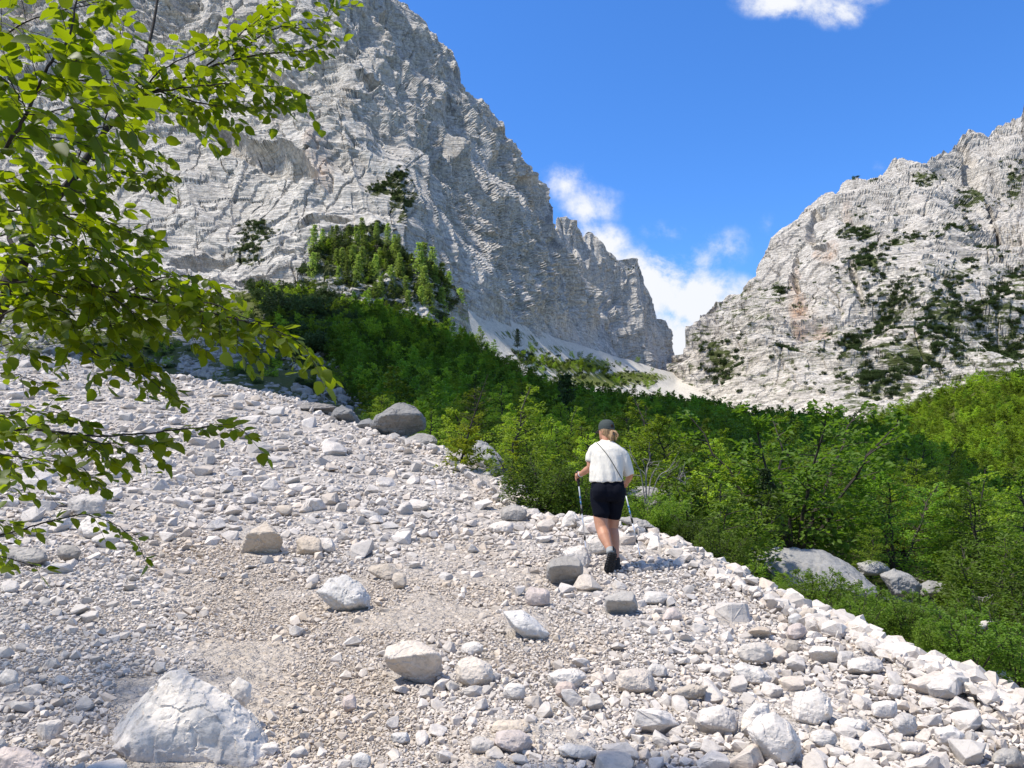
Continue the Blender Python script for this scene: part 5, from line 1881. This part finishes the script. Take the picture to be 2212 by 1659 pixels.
branch([(70, 497, 2.92), (130, 420, 2.9), (190, 300, 2.85), (240, 270, 2.85), (290, 280, 2.9)], .007, .002, 1.0, .28, .062)
branch([(-60, 560, 2.75), (30, 570, 2.75), (110, 630, 2.75), (190, 660, 2.75), (270, 735, 2.75), (330, 790, 2.75)], .007, .002, 1.0, .28, .062)
branch([(223, 288, 3.05), (240, 180, 3.0), (260, 90, 3.0), (250, 10, 3.05)], .006, .002, .9, .24, .06)
branch([(360, 655, 2.72), (450, 655, 2.66), (540, 690, 2.6), (610, 712, 2.58)], .005, .0016, 1.0, .2, .060)
# lower bough
branch([(-120, 905, 2.7), (0, 927, 2.7), (90, 930, 2.7), (180, 940, 2.7), (300, 938, 2.72), (420, 925, 2.75), (504, 922, 2.78), (540, 940, 2.8)], .010, .0016, .95, .26, .060)
branch([(120, 932, 2.7), (200, 955, 2.65), (280, 960, 2.65), (330, 975, 2.65)], .005, .0015, 1.0, .20, .060)
branch([(-60, 960, 2.65), (20, 985, 2.65), (90, 992, 2.65), (170, 1008, 2.65), (200, 1030, 2.65)], .006, .0018, 1.0, .24, .060)
branch([(-60, 900, 2.75), (30, 890, 2.75), (110, 890, 2.75), (190, 915, 2.75)], .005, .0018, 1.0, .22, .060)
# lowest twigs
branch([(-90, 1172, 2.75), (0, 1156, 2.75), (60, 1140, 2.75), (119, 1123, 2.76)], .006, .004, .25, .10, .055, .2)
branch([(119, 1123, 2.76), (180, 1112, 2.76), (238, 1128, 2.78), (290, 1165, 2.78), (312, 1205, 2.8)], .004, .0013, 1.0, .15, .052, .12, .06)
branch([(-60, 1120, 2.7), (-10, 1125, 2.7), (25, 1135, 2.7)], .003, .0013, .9, .12, .055)
branch([(-80, 1180, 2.7), (0, 1200, 2.7), (50, 1215, 2.7), (100, 1232, 2.7)], .004, .0013, .8, .12, .055, .1)
# rest of the crown, out of the picture on the left: it throws the dappled shade on the lower left stones
for k in range(26):
    c = np.array([-4.3, 4.9, 2.7]) + tg.normal(0, 1, 3) * np.array([1.0, 1.1, .9])
    if c[0] > -0.74 * c[1] - 0.2 or c[1] < 4.7:
        continue
    st = tp[int(tg.integers(8, 30))]
    mid = (c + st) / 2 + np.array([0, 0, .3])
    path = spline(np.array([st, mid, c]), 12)
    BW.tube(path, np.linspace(.018, .004, 12), 5)
    for j in range(14):
        a = path[(6 + j % 6) if j < 8 else (3 + j % 4)]
        d = unit(tg.normal(0, 1, 3) * np.array([1, 1, .35]))
        n = 22 if j < 8 else 14
        q = tg.uniform(.1, 1, n)
        base = a + d * (q * .75)[:, None] + tg.normal(0, .08, (n, 3))
        if (base[:, 0] > -0.70 * base[:, 1]).any():
            continue
        beech_leaves(BL, base, d + tg.normal(0, .6, (n, 3)), np.array([0, 0, 1.0]) + tg.normal(0, .4, (n, 3)), .07 * tg.uniform(.7, 1.2, n))
root = empty('beech_tree', foot)
for nm, ac, mt, sm in (('crown', BL, M_BLEAF, True), ('trunk', BW, BARK_D, True)):
    me = ac.mesh(nm, sm)
    co = np.empty(len(me.vertices) * 3, np.float32)
    me.vertices.foreach_get('co', co)
    me.vertices.foreach_set('co', (co.reshape(-1, 3) - foot.astype(np.float32)).ravel())
    link(nm, me, mt, root)
tag(root, 'large beech hanging its backlit leafy branches in from the left edge', 'tree')

# ================================================================== young larch saplings by the grey boulder
def sapling(name, fx, fy, Yd, hp, lean, seed, label, dead, nwh, width, lm=L_YELLOW):
    h = metres(hp, fx, fy - hp / 2, Yd)
    lm_, wm_ = conifer(seed, h, width, nwh, 5, 34, 0.105 * h / 2.6, .05, .06, lean, dead, .013 * h)
    p = P(fx, fy, Yd)
    r = empty(name, p - np.array([0, 0, .06]))
    link('needles', lm_, lm, r)
    link('trunk', wm_, BARK_D, r)
    tag(r, label, 'tree')


sapling('larch_sapling', 985, 1052, 17.0, 250, 0.27, 71, 'leaning young larch with a bare dead top and yellow green lower tufts', .50, 15, .22)
sapling('larch_sapling', 1110, 1050, 17.8, 115, 0.05, 72, 'small yellow green larch sapling right of the tall grey boulder', None, 9, .22)
sapling('larch_sapling', 1010, 1062, 16.6, 60, -.2, 73, 'tiny larch shoot at the foot of the leaning young larch', None, 6, .32)

# dead shrub twigs sticking out of the bushes right of the hiker
for (x, y, Yd, hp, sd_, lab) in [(1395, 1050, 14.5, 90, 5, 'pale dead branching twig right of the hiker\'s elbow'), (1465, 1050, 15.5, 45, 6, 'short bare forked twig above the low grey rock wall'),
                                 (2125, 1330, 12.5, 60, 8, 'bare spiky twig rising from the bushes left of the shady hollow')]:
    g_ = np.random.default_rng(sd_)
    A = Acc()
    h = metres(hp, x, y, Yd)
    for k in range(5):
        d = unit(np.array([g_.normal(.3, .5), g_.normal(0, .3), 1.0]))
        L = h * g_.uniform(.6, 1.0)
        pth_ = spline(np.array([[0, 0, -.5], d * L * .4 + g_.normal(0, .04, 3), d * L * .75 + g_.normal(0, .06, 3), d * L + g_.normal(0, .08, 3)]), 14)
        A.tube(pth_, np.linspace(.014, .004, 14), 5)
        for b in range(3):
            a = pth_[4 + 3 * b]
            e = unit(d + g_.normal(0, .6, 3))
            A.tube(spline(np.array([a, a + e * L * .2, a + e * L * .4 + g_.normal(0, .03, 3)]), 6), np.linspace(.008, .003, 6), 4)
    r = link('dead_shrub', A.mesh('dead_shrub', True), BARK_P)
    r.location = P(x, y, Yd)
    tag(r, lab, 'shrub')
# ================================================================== the hiker
HY = 8.3


def H(cx, cy, dy):
    """figure survey: photo detail position -> world point, dy metres beyond the rear toe"""
    return P((1250 + cx / 3.687) / 1.1302, (980 + cy / 3.687) / 1.1302, HY + dy)


ROOT = H(870, 1562, 0)
MPC = 1.0 / 823.0      # metres per survey unit


def loft(acc, rings, n=18):
    """rings: centre, half-axis vector a, half-axis vector b"""
    th = np.linspace(0, 2 * np.pi, n, endpoint=False)
    V = []
    for c, a, b in rings:
        V.append(np.asarray(c)[None] + np.cos(th)[:, None] * np.asarray(a)[None] + np.sin(th)[:, None] * np.asarray(b)[None])
    V.insert(0, np.repeat(np.asarray(rings[0][0], float)[None], 1, 0))
    V.append(np.asarray(rings[-1][0], float)[None])
    Vc = np.concatenate(V)
    m = len(rings)
    i = 1 + np.arange(m * n).reshape(m, n)
    j = np.roll(i, -1, axis=1)
    acc.add(Vc, np.stack([i[:-1], j[:-1], j[1:], i[1:]], -1).reshape(-1, 4))
    k = acc.n - len(Vc)
    acc.F.setdefault(3, []).append(np.stack([np.zeros(n, int), j[0], i[0]], -1) + k)
    acc.F.setdefault(3, []).append(np.stack([np.full(n, len(Vc) - 1), i[-1], j[-1]], -1) + k)


def limb(acc, pts, rad, n=14, dense=5):
    """tapering round limb through joints"""
    pts = np.asarray(pts, float)
    m = (len(pts) - 1) * dense + 1
    path = spline(pts, m)
    r = np.interp(np.linspace(0, len(pts) - 1, m), np.arange(len(pts)), rad)
    t = unit(np.gradient(path, axis=0))
    ref = np.array([0.05, 1, 0.1])
    a = unit(np.cross(t, ref))
    b = np.cross(t, a)
    c0 = path[0] - t[0] * r[0] * .5
    rings = [(c0, a[0] * r[0] * .6, b[0] * r[0] * .6)] + [(p, x * q, y * q) for p, x, y, q in zip(path, a, b, r)]
    rings.append((path[-1] + t[-1] * r[-1] * .55, a[-1] * r[-1] * .6, b[-1] * r[-1] * .6))
    loft(acc, rings, n)


X, Yv_, Z = np.array([1.0, 0, 0]), np.array([0, 1.0, 0]), np.array([0, 0, 1.0])


def fuse(name, acc, mat, parent, voxel=0.007, smooth=6, ripple=None):
    """fuse overlapping shapes into one skin"""
    me = acc.mesh(name + '_tmp')
    tmp = bpy.data.objects.new('tmp', me)
    COL.objects.link(tmp)
    bpy.context.view_layer.update()
    md = tmp.modifiers.new('r', 'REMESH')
    md.mode = 'VOXEL'
    md.voxel_size = voxel
    ms = tmp.modifiers.new('s', 'SMOOTH')
    ms.iterations = smooth
    ms.factor = 0.5
    dg = bpy.context.evaluated_depsgraph_get()
    out = bpy.data.meshes.new_from_object(tmp.evaluated_get(dg))
    out.name = name
    bpy.data.objects.remove(tmp)
    bpy.data.meshes.remove(me)
    n = len(out.vertices)
    co = np.empty(n * 3, np.float32)
    out.vertices.foreach_get('co', co)
    co = co.reshape(-1, 3).astype(float)
    if ripple is not None:
        no = np.empty(n * 3, np.float32)
        out.vertices.foreach_get('normal', no)
        co = co + no.reshape(-1, 3) * ripple(co)[:, None]
    out.vertices.foreach_set('co', (co - ROOT).astype(np.float32).ravel())
    out.polygons.foreach_set('use_smooth', np.ones(len(out.polygons), bool))
    out.update()
    return link(name, out, mat, parent)


def cloth_mat(name, col, scale=300, rough=0.85, spec=0.2, bdist=0.001):
    m, nt, out = newmat(name)
    pos = N(nt, 'ShaderNodeTexCoord').outputs['Object']
    n = NOISE(nt, pos, scale, 2, 0.5)
    n2 = NOISE(nt, pos, 9, 3, 0.5)
    c = MIX(nt, n, tuple(x * 0.9 for x in col), tuple(min(.9, x * 1.06) for x in col))
    c = MIX(nt, RAMP(nt, n2, [(.3, .10), (.6, 0)]), c, tuple(x * .8 for x in col))
    b = princ(nt, out, c, rough, spec, n, 0.3, bdist)
    b.inputs['Sheen Weight'].default_value = 0.0
    return m


def skin_mat():
    m, nt, out = newmat('tanned_skin')
    pos = N(nt, 'ShaderNodeTexCoord').outputs['Object']
    n = NOISE(nt, pos, 12, 4, 0.6)
    c = MIX(nt, n, (0.40, 0.185, 0.105), (0.54, 0.275, 0.165))
    b = princ(nt, out, c, 0.5, 0.35, NOISE(nt, pos, 200, 2, 0.5), 0.15, 0.0008)
    b.inputs['Subsurface Weight'].default_value = 0.08
    b.inputs['Subsurface Radius'].default_value = (0.02, 0.008, 0.004)
    return m


M_SKIN = skin_mat()
M_SHIRT = cloth_mat('cream_white_jersey', (0.70, 0.655, 0.565))
M_SHORT = cloth_mat('navy_black_stretch', (0.006, 0.007, 0.012), 300, 0.85, 0.08)
M_CAP = cloth_mat('faded_dark_green_cotton', (0.055, 0.066, 0.062))
M_HAIR, nt, out = newmat('dark_blond_hair')
pos = N(nt, 'ShaderNodeTexCoord').outputs['Object']
nh = NOISE(nt, MAPV(nt, pos, (1, 1, .12)), 160, 3, .6)
princ(nt, out, MIX(nt, nh, (0.16, 0.085, 0.035), (0.50, 0.33, 0.17)), 0.45, 0.4, nh, .6, .003)
M_SHOE = cloth_mat('black_hiking_shoe', (0.016, 0.016, 0.018), 200, 0.7, 0.3)
M_SOLE = cloth_mat('black_rubber', (0.022, 0.022, 0.023), 120, 0.8, 0.3, .003)
M_SOCK = cloth_mat('grey_sock', (0.34, 0.34, 0.32))
M_CORD = cloth_mat('dark_green_cord', (0.045, 0.055, 0.045))
M_BAND = cloth_mat('white_band', (0.7, 0.7, 0.7))

hiker = empty('person', ROOT)
tag(hiker, 'hiker seen from behind in white T-shirt, black shorts and cap with two poles', 'person')

# --- body, one continuous skin
A = Acc()
# trunk from pelvis to neck
limb(A, [H(865, 850, .24), H(862, 720, .27), H(850, 560, .31), H(842, 440, .36)], [.112, .105, .110, .085], 16)
limb(A, [H(740, 448, .36), H(840, 430, .37), H(955, 452, .36)], [.040, .060, .040])
# neck and head, turned slightly to the left
limb(A, [H(845, 420, .375), H(845, 360, .405), H(847, 300, .43)], [.056, .048, .050])
HC = H(848, 262, .45)
hd = unit(np.array([-.55, .84, 0]))       # direction of the face
hs = np.array([hd[1], -hd[0], 0])
loft(A, [(HC + Z * z + hd * f, hs * w, hd * q) for z, f, w, q in [(-.118, .045, .030, .035), (-.105, .035, .045, .058), (-.075, .015, .062, .078), (-.035, .006, .071, .088), (.0, .0, .075, .094), (.04, -.002, .075, .095), (.075, -.004, .064, .083), (.098, -.004, .042, .056), (.108, -.004, .016, .02)]], 20)
limb(A, [HC + hd * .082 + Z * .012, HC + hd * .102 - Z * .022, HC + hd * .112 - Z * .034, HC + hd * .09 - Z * .044], [.009, .011, .012, .008], 8)      # nose
limb(A, [HC + hd * .082 - Z * .068 - hs * .018, HC + hd * .090 - Z * .068, HC + hd * .082 - Z * .068 + hs * .018], [.006, .009, .006], 8)        # lips
for sg in (-1, 1):
    loft(A, [(HC + hs * sg * (.070 + .003 * k) - hd * (.012 + .004 * k) + Z * (-.012), hd * .019 * f, Z * .030 * f) for k, f in ((0, .6), (1, 1.0), (3, 1.0), (4, .6))], 12)   # ears
# legs
LK, LA_ = H(806, 1130, .20), H(884, 1335, -.03)
limb(A, [H(800, 830, .26), H(792, 980, .24), H(803, 1110, .20), H(815, 1160, .17), H(832, 1215, .11), H(862, 1290, .03), H(885, 1350, -.02)], [.088, .082, .070, .066, .068, .046, .036], 18)
limb(A, [H(925, 830, .28), H(918, 980, .31), H(910, 1110, .33), H(908, 1150, .33), H(918, 1215, .29), H(932, 1330, .24), H(934, 1430, .20)], [.084, .076, .063, .060, .060, .040, .036], 18)
# feet
limb(A, [H(888, 1345, -.01), H(884, 1400, .02), H(880, 1440, .045)], [.034, .030, .022], 12)
limb(A, [H(934, 1440, .20), H(937, 1470, .24), H(940, 1480, .30)], [.034, .030, .022], 12)
# left arm: elbow back, forearm forward and out to the pole
LSH, LEL, LWR = H(716, 452, .36), H(706, 590, .33), H(612, 660, .52)
limb(A, [LSH, H(705, 510, .34), LEL, H(668, 622, .40), LWR], [.040, .042, .043, .040, .026], 14)
# right arm: hangs out, bends forward at the elbow, hand hidden in front of the hip
RSH, REL, RWR = H(972, 462, .36), H(1058, 640, .35), H(1030, 735, .56)
limb(A, [RSH, H(1025, 540, .34), REL, H(1052, 692, .45), RWR], [.040, .043, .042, .038, .026], 14)


def hand(acc, wrist, axis, knuckle_dir, pole_d):
    """fist round a grip: palm, four curled fingers of different length, thumb over the side"""
    ax, kd, pd = unit(axis), unit(knuckle_dir), unit(pole_d)
    palm = wrist + ax * .045
    limb(acc, [wrist, wrist + ax * .03, wrist + ax * .065], [.024, .031, .030], 12)
    for k, ln in enumerate((.92, 1.0, .96, .80)):
        off = pd * (.033 - .022 * k)
        b0 = palm + ax * .028 + off
        f = [b0, b0 + ax * .030 * ln + kd * .008, b0 + ax * .036 * ln + kd * .032 * ln, b0 + ax * .010 + kd * .046 * ln, b0 - ax * .012 + kd * .036 * ln]
        limb(acc, f, [.0105, .0098, .0092, .0085, .0075], 8, 4)
    t0 = palm + pd * .030 - ax * .010
    limb(acc, [t0, t0 + pd * .018 + kd * .018 + ax * .008, t0 + pd * .014 + kd * .040 + ax * .022, t0 + pd * .008 + kd * .050 + ax * .036], [.0125, .0115, .010, .008], 8, 4)
    return palm + ax * .018 + kd * .018


# pole lines first: grip centre to tip
LTIP = scree_P(1262, 1182)
LTIP = H(667, 1345, .75)
LH = hand(A, LWR, LWR - H(668, 622, .40) + np.array([-.02, .03, .01]), np.array([.35, .4, -.25]), np.array([0.02, .0, 1.0]))
RTIP = H(1162, 1428, .62)
RH = hand(A, RWR, RWR - H(1052, 692, .45), np.array([-.5, .2, -.2]), np.array([0, 0, 1.0]))
body = fuse('body', A, M_SKIN, hiker, 0.0045, 5)

# --- shirt: boxy, wide short sleeves, loose hem
def rip(co):
    q = co - ROOT
    down = smooth1(q[:, 2], 1.45, 1.15)
    f = fbm(np.stack([q[:, 0] * 16 + q[:, 2] * 5.0, q[:, 1] * 10, q[:, 2] * 3.2 - q[:, 0] * 6], -1), 3, .5, 8, True) * .0070
    g2 = np.sin((q[:, 0] * 1.0 + q[:, 2] * .35) * 62 + 2.2 * np.sin(q[:, 2] * 9)) * .0048
    return (f + g2) * (0.35 + 0.65 * down) + fbm(q * 30, 2, .5, 3) * .0012


A = Acc()
tors = []
for cy, xl, xr, dep, dy in [(722, 700, 1000, .150, .275), (700, 699, 998, .152, .28), (640, 702, 1000, .150, .29), (560, 706, 1003, .146, .31), (480, 702, 1000, .135, .33), (425, 692, 992, .120, .35), (398, 708, 972, .102, .36), (375, 745, 935, .084, .37), (358, 790, 900, .070, .38), (346, 808, 884, .060, .385)]:
    l, r = H(xl, cy, dy), H(xr, cy - (10 if cy > 690 else 0), dy)
    tors.append(((l + r) / 2, (r - l) / 2, Yv_ * dep + Z * .012))
loft(A, tors, 30)
# sleeves
def sleeve(pts, rad, fl):
    pts = np.asarray(pts)
    path = spline(pts, 9)
    t = unit(np.gradient(path, axis=0))
    rr = np.interp(np.linspace(0, 1, 9), np.linspace(0, 1, len(rad)), rad)
    rings = []
    for p, d, q in zip(path, t, rr):
        a = unit(np.cross(d, Yv_))
        b = np.cross(d, a)
        rings.append((p, a * q * fl, b * q))
    loft(A, rings, 18)


sleeve([H(770, 440, .35), H(722, 455, .355), H(702, 500, .35), H(694, 542, .34)], [.085, .074, .064, .058], .72)
sleeve([H(930, 450, .35), H(985, 480, .355), H(1025, 570, .35), H(1050, 662, .36)], [.092, .088, .082, .074], .84)
shirt = fuse('shirt', A, M_SHIRT, hiker, 0.0065, 4, rip)

# --- shorts
A = Acc()
R0 = [(700, 714, 992, .112, .27), (722, 714, 1000, .125, .27), (760, 712, 1012, .140, .265), (810, 709, 1019, .150, .26), (860, 712, 1016, .148, .26), (900, 722, 1006, .120, .265)]
rings = []
for cy, xl, xr, dep, dy in R0:
    l, r = H(xl, cy, dy), H(xr, cy, dy)
    rings.append(((l + r) / 2, (r - l) / 2, Yv_ * dep))
loft(A, rings, 28)
limb(A, [H(792, 800, .255), H(788, 880, .25), H(797, 960, .23), H(806, 1026, .215)], [.110, .106, .096, .090], 20)
limb(A, [H(935, 800, .275), H(934, 880, .29), H(922, 970, .305), H(913, 1042, .322)], [.106, .101, .089, .082], 20)
limb(A, [H(802, 770, .205), H(798, 815, .185), H(794, 870, .195)], [.085, .098, .085], 16)
limb(A, [H(928, 770, .215), H(929, 815, .20), H(928, 870, .215)], [.082, .094, .082], 16)
shorts = fuse('shorts', A, M_SHORT, hiker, 0.0065, 5, lambda co: fbm((co - ROOT) * np.array([14, 14, 30]), 2, .5, 5) * .0018)

# --- cap: crown, brim, strap over the back opening
A = Acc()
CC = HC + Z * .028 - hd * .003
loft(A, [(CC + Z * z + hd * f, hs * w, hd * q) for z, f, w, q in [(-.022, -.004, .083, .103), (-.012, -.004, .085, .105), (.02, -.003, .085, .105), (.05, -.002, .078, .097), (.075, -.002, .064, .080), (.092, -.002, .042, .052), (.099, -.002, .014, .016)]], 28)
cap = fuse('cap', A, M_CAP, hiker, 0.005, 3)
A = Acc()
rows_ = []
for k in range(7):
    f = k / 6
    rows_.append((CC + hd * (.085 + .085 * f) - Z * (.018 + .030 * f + .0 * f), hs * (.076 * math.sqrt(max(.04, 1 - .72 * f ** 2))), Z * .004))
loft(A, rows_, 16)
me = A.mesh('brim', True)
co = np.empty(len(me.vertices) * 3, np.float32)
me.vertices.foreach_get('co', co)
co = co.reshape(-1, 3).astype(float)
sx_ = (co - CC) @ hs
co[:, 2] -= 2.6 * sx_ ** 2
me.vertices.foreach_set('co', (co - ROOT - 0).astype(np.float32).ravel())
link('brim', me, M_CAP, cap)
# dark patch for the back opening, shade put into its colour; closing strap
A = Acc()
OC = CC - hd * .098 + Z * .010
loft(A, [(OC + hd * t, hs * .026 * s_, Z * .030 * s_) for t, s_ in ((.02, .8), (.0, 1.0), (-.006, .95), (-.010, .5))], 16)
M_HOLE = cloth_mat('dark_tie_and_hole_shade', (0.05, 0.030, 0.016))
fuse('cap_opening_shade', A, M_HOLE, cap, 0.004, 2)
A = Acc()
limb(A, [OC - hd * .006 - Z * .024 + hs * .034, OC - hd * .016 - Z * .026, OC - hd * .006 - Z * .024 - hs * .034], [.006, .006, .006], 8)
fuse('cap_strap', A, M_CAP, cap, 0.003, 1)
A = Acc()
bp = [CC + Z * z - hd * y for z, y in ((.098, .02), (.088, .052), (.070, .078), (.045, .098), (.035, .101))]
limb(A, bp, [.0022] * 5, 6, 4)
fuse('cap_seam', A, M_CAP, cap, 0.0016, 0)

# --- hair under the cap and the pony tail
A = Acc()
loft(A, [(HC + Z * z - hd * f, hs * w, hd * q) for z, f, w, q in [(-.100, .050, .036, .026), (-.080, .044, .058, .046), (-.045, .030, .076, .066), (-.005, .020, .083, .084), (.02, .012, .083, .094)]], 22)
PT = [HC - hd * .085 - Z * .012 - X * .012, HC - hd * .112 - Z * .030 - X * .012, HC - hd * .112 - Z * .072 - X * .008, HC - hd * .098 - Z * .112 - X * .004, HC - hd * .090 - Z * .140 - X * .002]
limb(A, PT, [.016, .024, .030, .022, .008], 14)
g_ = np.random.default_rng(3)
for k in range(26):
    o_ = g_.normal(0, .014, 3)
    limb(A, [p + o_ * s_ + g_.normal(0, .003, 3) for p, s_ in zip(PT, (.6, 1.3, 1.8, 1.7, 1.9))], [.006, .008, .009, .007, .003], 6, 4)
hair = fuse('hair', A, M_HAIR, hiker, 0.0035, 2, lambda co: fbm((co - ROOT) * np.array([120, 120, 14]), 2, .5, 9) * .003)
A = Acc()
limb(A, [PT[0] + (hs * math.cos(a) + Z * math.sin(a)) * .022 - hd * .012 for a in np.linspace(0, 6.28, 9)], [.005] * 9, 6, 3)
fuse('hair_tie', A, M_HOLE, hair, 0.003, 1)

# --- shoes: uppers, lugged soles, sock of the rear foot
def shoe(toe, heel, upv, wide, name='shoe'):
    """toe and heel at sole level, upv from sole to instep"""
    ax = toe - heel
    L = np.linalg.norm(ax)
    ax = ax / L
    sd_ = unit(np.cross(ax, upv))
    up = np.cross(sd_, ax)
    A = Acc()
    loft(A, [(heel + ax * L * t + up * hgt * .55, sd_ * wide * w, up * hgt * .62) for t, w, hgt in ((.0, .30, .05), (.04, .36, .085), (.18, .40, .105), (.36, .39, .095), (.55, .45, .068), (.75, .50, .055), (.92, .40, .044), (1.0, .22, .03))], 18)
    limb(A, [heel + ax * L * .16 + up * .06, heel + ax * L * .15 + up * .115], [wide * .44, wide * .42], 16)
    s = fuse(name, A, M_SHOE, hiker, 0.005, 3)
    A = Acc()
    loft(A, [(heel + ax * L * t + up * .006, sd_ * wide * w, up * .014) for t, w in ((-.03, .30), (.02, .42), (.15, .46), (.38, .42), (.58, .50), (.78, .54), (.94, .44), (1.03, .22))], 20)
    for k in range(9):
        for j in (-1, 0, 1):
            c = heel + ax * L * (.06 + .108 * k) + sd_ * wide * .30 * j * (1 if k % 2 else .8) - up * .010
            w = wide * .10
            loft(A, [(c + up * .006, sd_ * w * 1.15, ax * .011), (c - up * .006, sd_ * w, ax * .008)], 4)
    M = fuse('sole', A, M_SOLE, s, 0.0035, 0)
    return s, heel, ax, up, sd_


shL = shoe(H(868, 1545, .035), H(908, 1368, -.085), np.array([.05, .95, .35]), .112)
shR = shoe(H(946, 1505, .42), H(935, 1508, .165), np.array([0, -.1, 1.0]), .105)
A = Acc()
limb(A, [H(888, 1360, -.035), H(878, 1325, -.005)], [.044, .041], 16)
fuse('sock', A, M_SOCK, hiker, 0.005, 2)
A = Acc()
loft(A, [(H(912, 1345, -.06) + Z * .012 * k, X * .009, Yv_ * .003) for k in range(5)], 8)
fuse('heel_tab', A, M_SHOE, shL[0], 0.003, 1)

# --- wrist band and the cord of a shoulder bag across the back, laid on the shirt
A = Acc()
wd = unit(LWR - H(668, 622, .40))
wa = unit(np.cross(wd, Z)); wb = np.cross(wd, wa)
for sft, mt_, rr_ in ((-.012, M_BAND, .0055), (.006, M_SHOE, .004)):
    A = Acc()
    A.tube([LWR + wd * sft + (wa * math.cos(t) + wb * math.sin(t)) * .029 for t in np.linspace(0, 2 * np.pi, 21)], rr_, 6)
    me = A.mesh('wristband', True)
    co = np.empty(len(me.vertices) * 3, np.float32)
    me.vertices.foreach_get('co', co)
    me.vertices.foreach_set('co', (co.reshape(-1, 3) - ROOT).astype(np.float32).ravel())
    link('wristband', me, mt_, hiker)
bpy.context.view_layer.update()
bv = []
for ob in (shirt, shorts):
    me = ob.data
    bv.append(BVHTree.FromPolygons([tuple(v.co) for v in me.vertices], [tuple(p.vertices) for p in me.polygons]))
cordp = []
for cx_, cy_ in spline(np.array([[752, 362], [790, 400], [850, 470], [900, 545], [950, 630], [990, 700], [1015, 748]], float), 40):
    tgt = H(cx_, cy_, .3)
    eye = np.array([0, 0, CZ])
    dr = unit(tgt - eye)
    best = None
    for b in bv:
        h = b.ray_cast(Vector(eye - ROOT), Vector(dr))
        if h[0] is not None and (best is None or h[3] < best[1]):
            best = (np.array(h[0]), h[3])
    if best is not None:
        cordp.append(best[0] - dr * .004)
cordp = np.array(cordp)
# over the shoulder and down in front to the bag
fr = [cordp[0] + np.array([-.005, .05, .004]), cordp[0] + np.array([.0, .12, -.03])]
cordp = np.concatenate([np.array(fr[::-1]), cordp, [cordp[-1] + np.array([.02, .06, -.02]), cordp[-1] + np.array([.0, .16, -.05])]])
A = Acc()
A.tube(cordp, .0042, 6)
link('bag_strap', A.mesh('bag_strap', True), M_CORD, hiker)

# ================================================================== walking poles
def metal_mat(name, col, rough=.3, metal=1.0):
    m, nt, out = newmat(name)
    pos = N(nt, 'ShaderNodeTexCoord').outputs['Object']
    n = NOISE(nt, pos, 60, 3, .6)
    b = princ(nt, out, MIX(nt, n, tuple(x * .85 for x in col), col), rough, .5)
    b.inputs['Metallic'].default_value = metal
    return m


M_ALU = metal_mat('brushed_aluminium', (0.80, 0.81, 0.82), .38, .6)
M_PWHITE = metal_mat('silver_lacquer', (0.66, 0.67, 0.68), .4, .3)
M_PBLUE = metal_mat('blue_marking', (0.06, 0.22, 0.50), .4, .1)
M_PLAST = cloth_mat('black_plastic', (0.014, 0.014, 0.015), 90, .5, .4)


def pole(grip, tip, label):
    ax = tip - grip
    L = np.linalg.norm(ax)
    ax = ax / L
    top = grip - ax * .055
    r = empty('walking_pole', tip)
    a = unit(np.cross(ax, Yv_))
    b = np.cross(ax, a)

    def part(name, rings, mat, n=10):
        A = Acc()
        loft(A, [(top + ax * d + a * o - tip, a * q, b * q) for d, q, o in rings], n)
        return link(name, A.mesh(name, True), mat, r)
    T = L + .055
    part('grip', [(-.012, .012, .0), (-.006, .019, 0), (.012, .020, 0), (.03, .0155, 0), (.05, .0165, 0), (.07, .015, 0), (.09, .0165, 0), (.115, .0155, 0), (.14, .0135, 0), (.165, .011, 0)], M_PLAST)
    part('upper_shaft', [(.16, .0082, 0), (.44, .0082, 0)], M_PWHITE)
    for d0, d1 in ((.285, .315), (.325, .335), (.345, .385)):
        part('marking', [(d0, .0085, 0), (d1, .0085, 0)], M_PBLUE)
    part('lock', [(.43, .0112, 0), (.445, .0125, .002), (.475, .0125, .002), (.49, .010, 0)], M_PLAST)
    part('middle_shaft', [(.485, .0072, 0), (T * .70, .0072, 0)], M_ALU)
    part('lock', [(T * .70, .0105, 0), (T * .705, .0115, .002), (T * .735, .0115, .002), (T * .745, .009, 0)], M_PLAST)
    part('lower_shaft', [(T * .74, .0062, 0), (T - .10, .0056, 0), (T - .03, .0048, 0)], M_ALU)
    part('basket', [(T - .105, .010, 0), (T - .10, .014, 0), (T - .09, .028, 0), (T - .084, .029, 0), (T - .080, .012, 0), (T - .065, .009, 0)], M_PLAST, 14)
    part('tip', [(T - .04, .0068, 0), (T - .02, .006, 0), (T - .004, .0042, 0), (T, .003, 0)], M_PLAST)
    A = Acc()
    lp = [top + ax * .01 - tip, top + ax * .02 + X * .030 - tip, top + ax * .07 + X * .048 - tip, top + ax * .12 + X * .034 - tip, top + ax * .10 + X * .014 - tip, top + ax * .05 + X * .012 - tip]
    A.tube(spline(np.array(lp), 24), .0055, 6)
    link('wrist_strap', A.mesh('wrist_strap', True), M_PLAST, r)
    tag(r, label, 'walking pole', 'pair of walking poles')


def to_ground(grip, tip):
    """let the pole end on the stones along its own line"""
    d = unit(tip - grip)
    h = scree_bvh.ray_cast(Vector(grip), Vector(d))
    return np.array(h[0]) + d * .02 if h[0] is not None else tip


pole(LH, to_ground(LH, LTIP), 'silver walking pole with blue marks in the hiker\'s left hand')
pole(RH, to_ground(RH, RTIP), 'silver walking pole planted to the right of the hiker\'s legs')
print('root', ROOT, 'ground', scree_P(1316, 1242), 'poles', LH, RH)
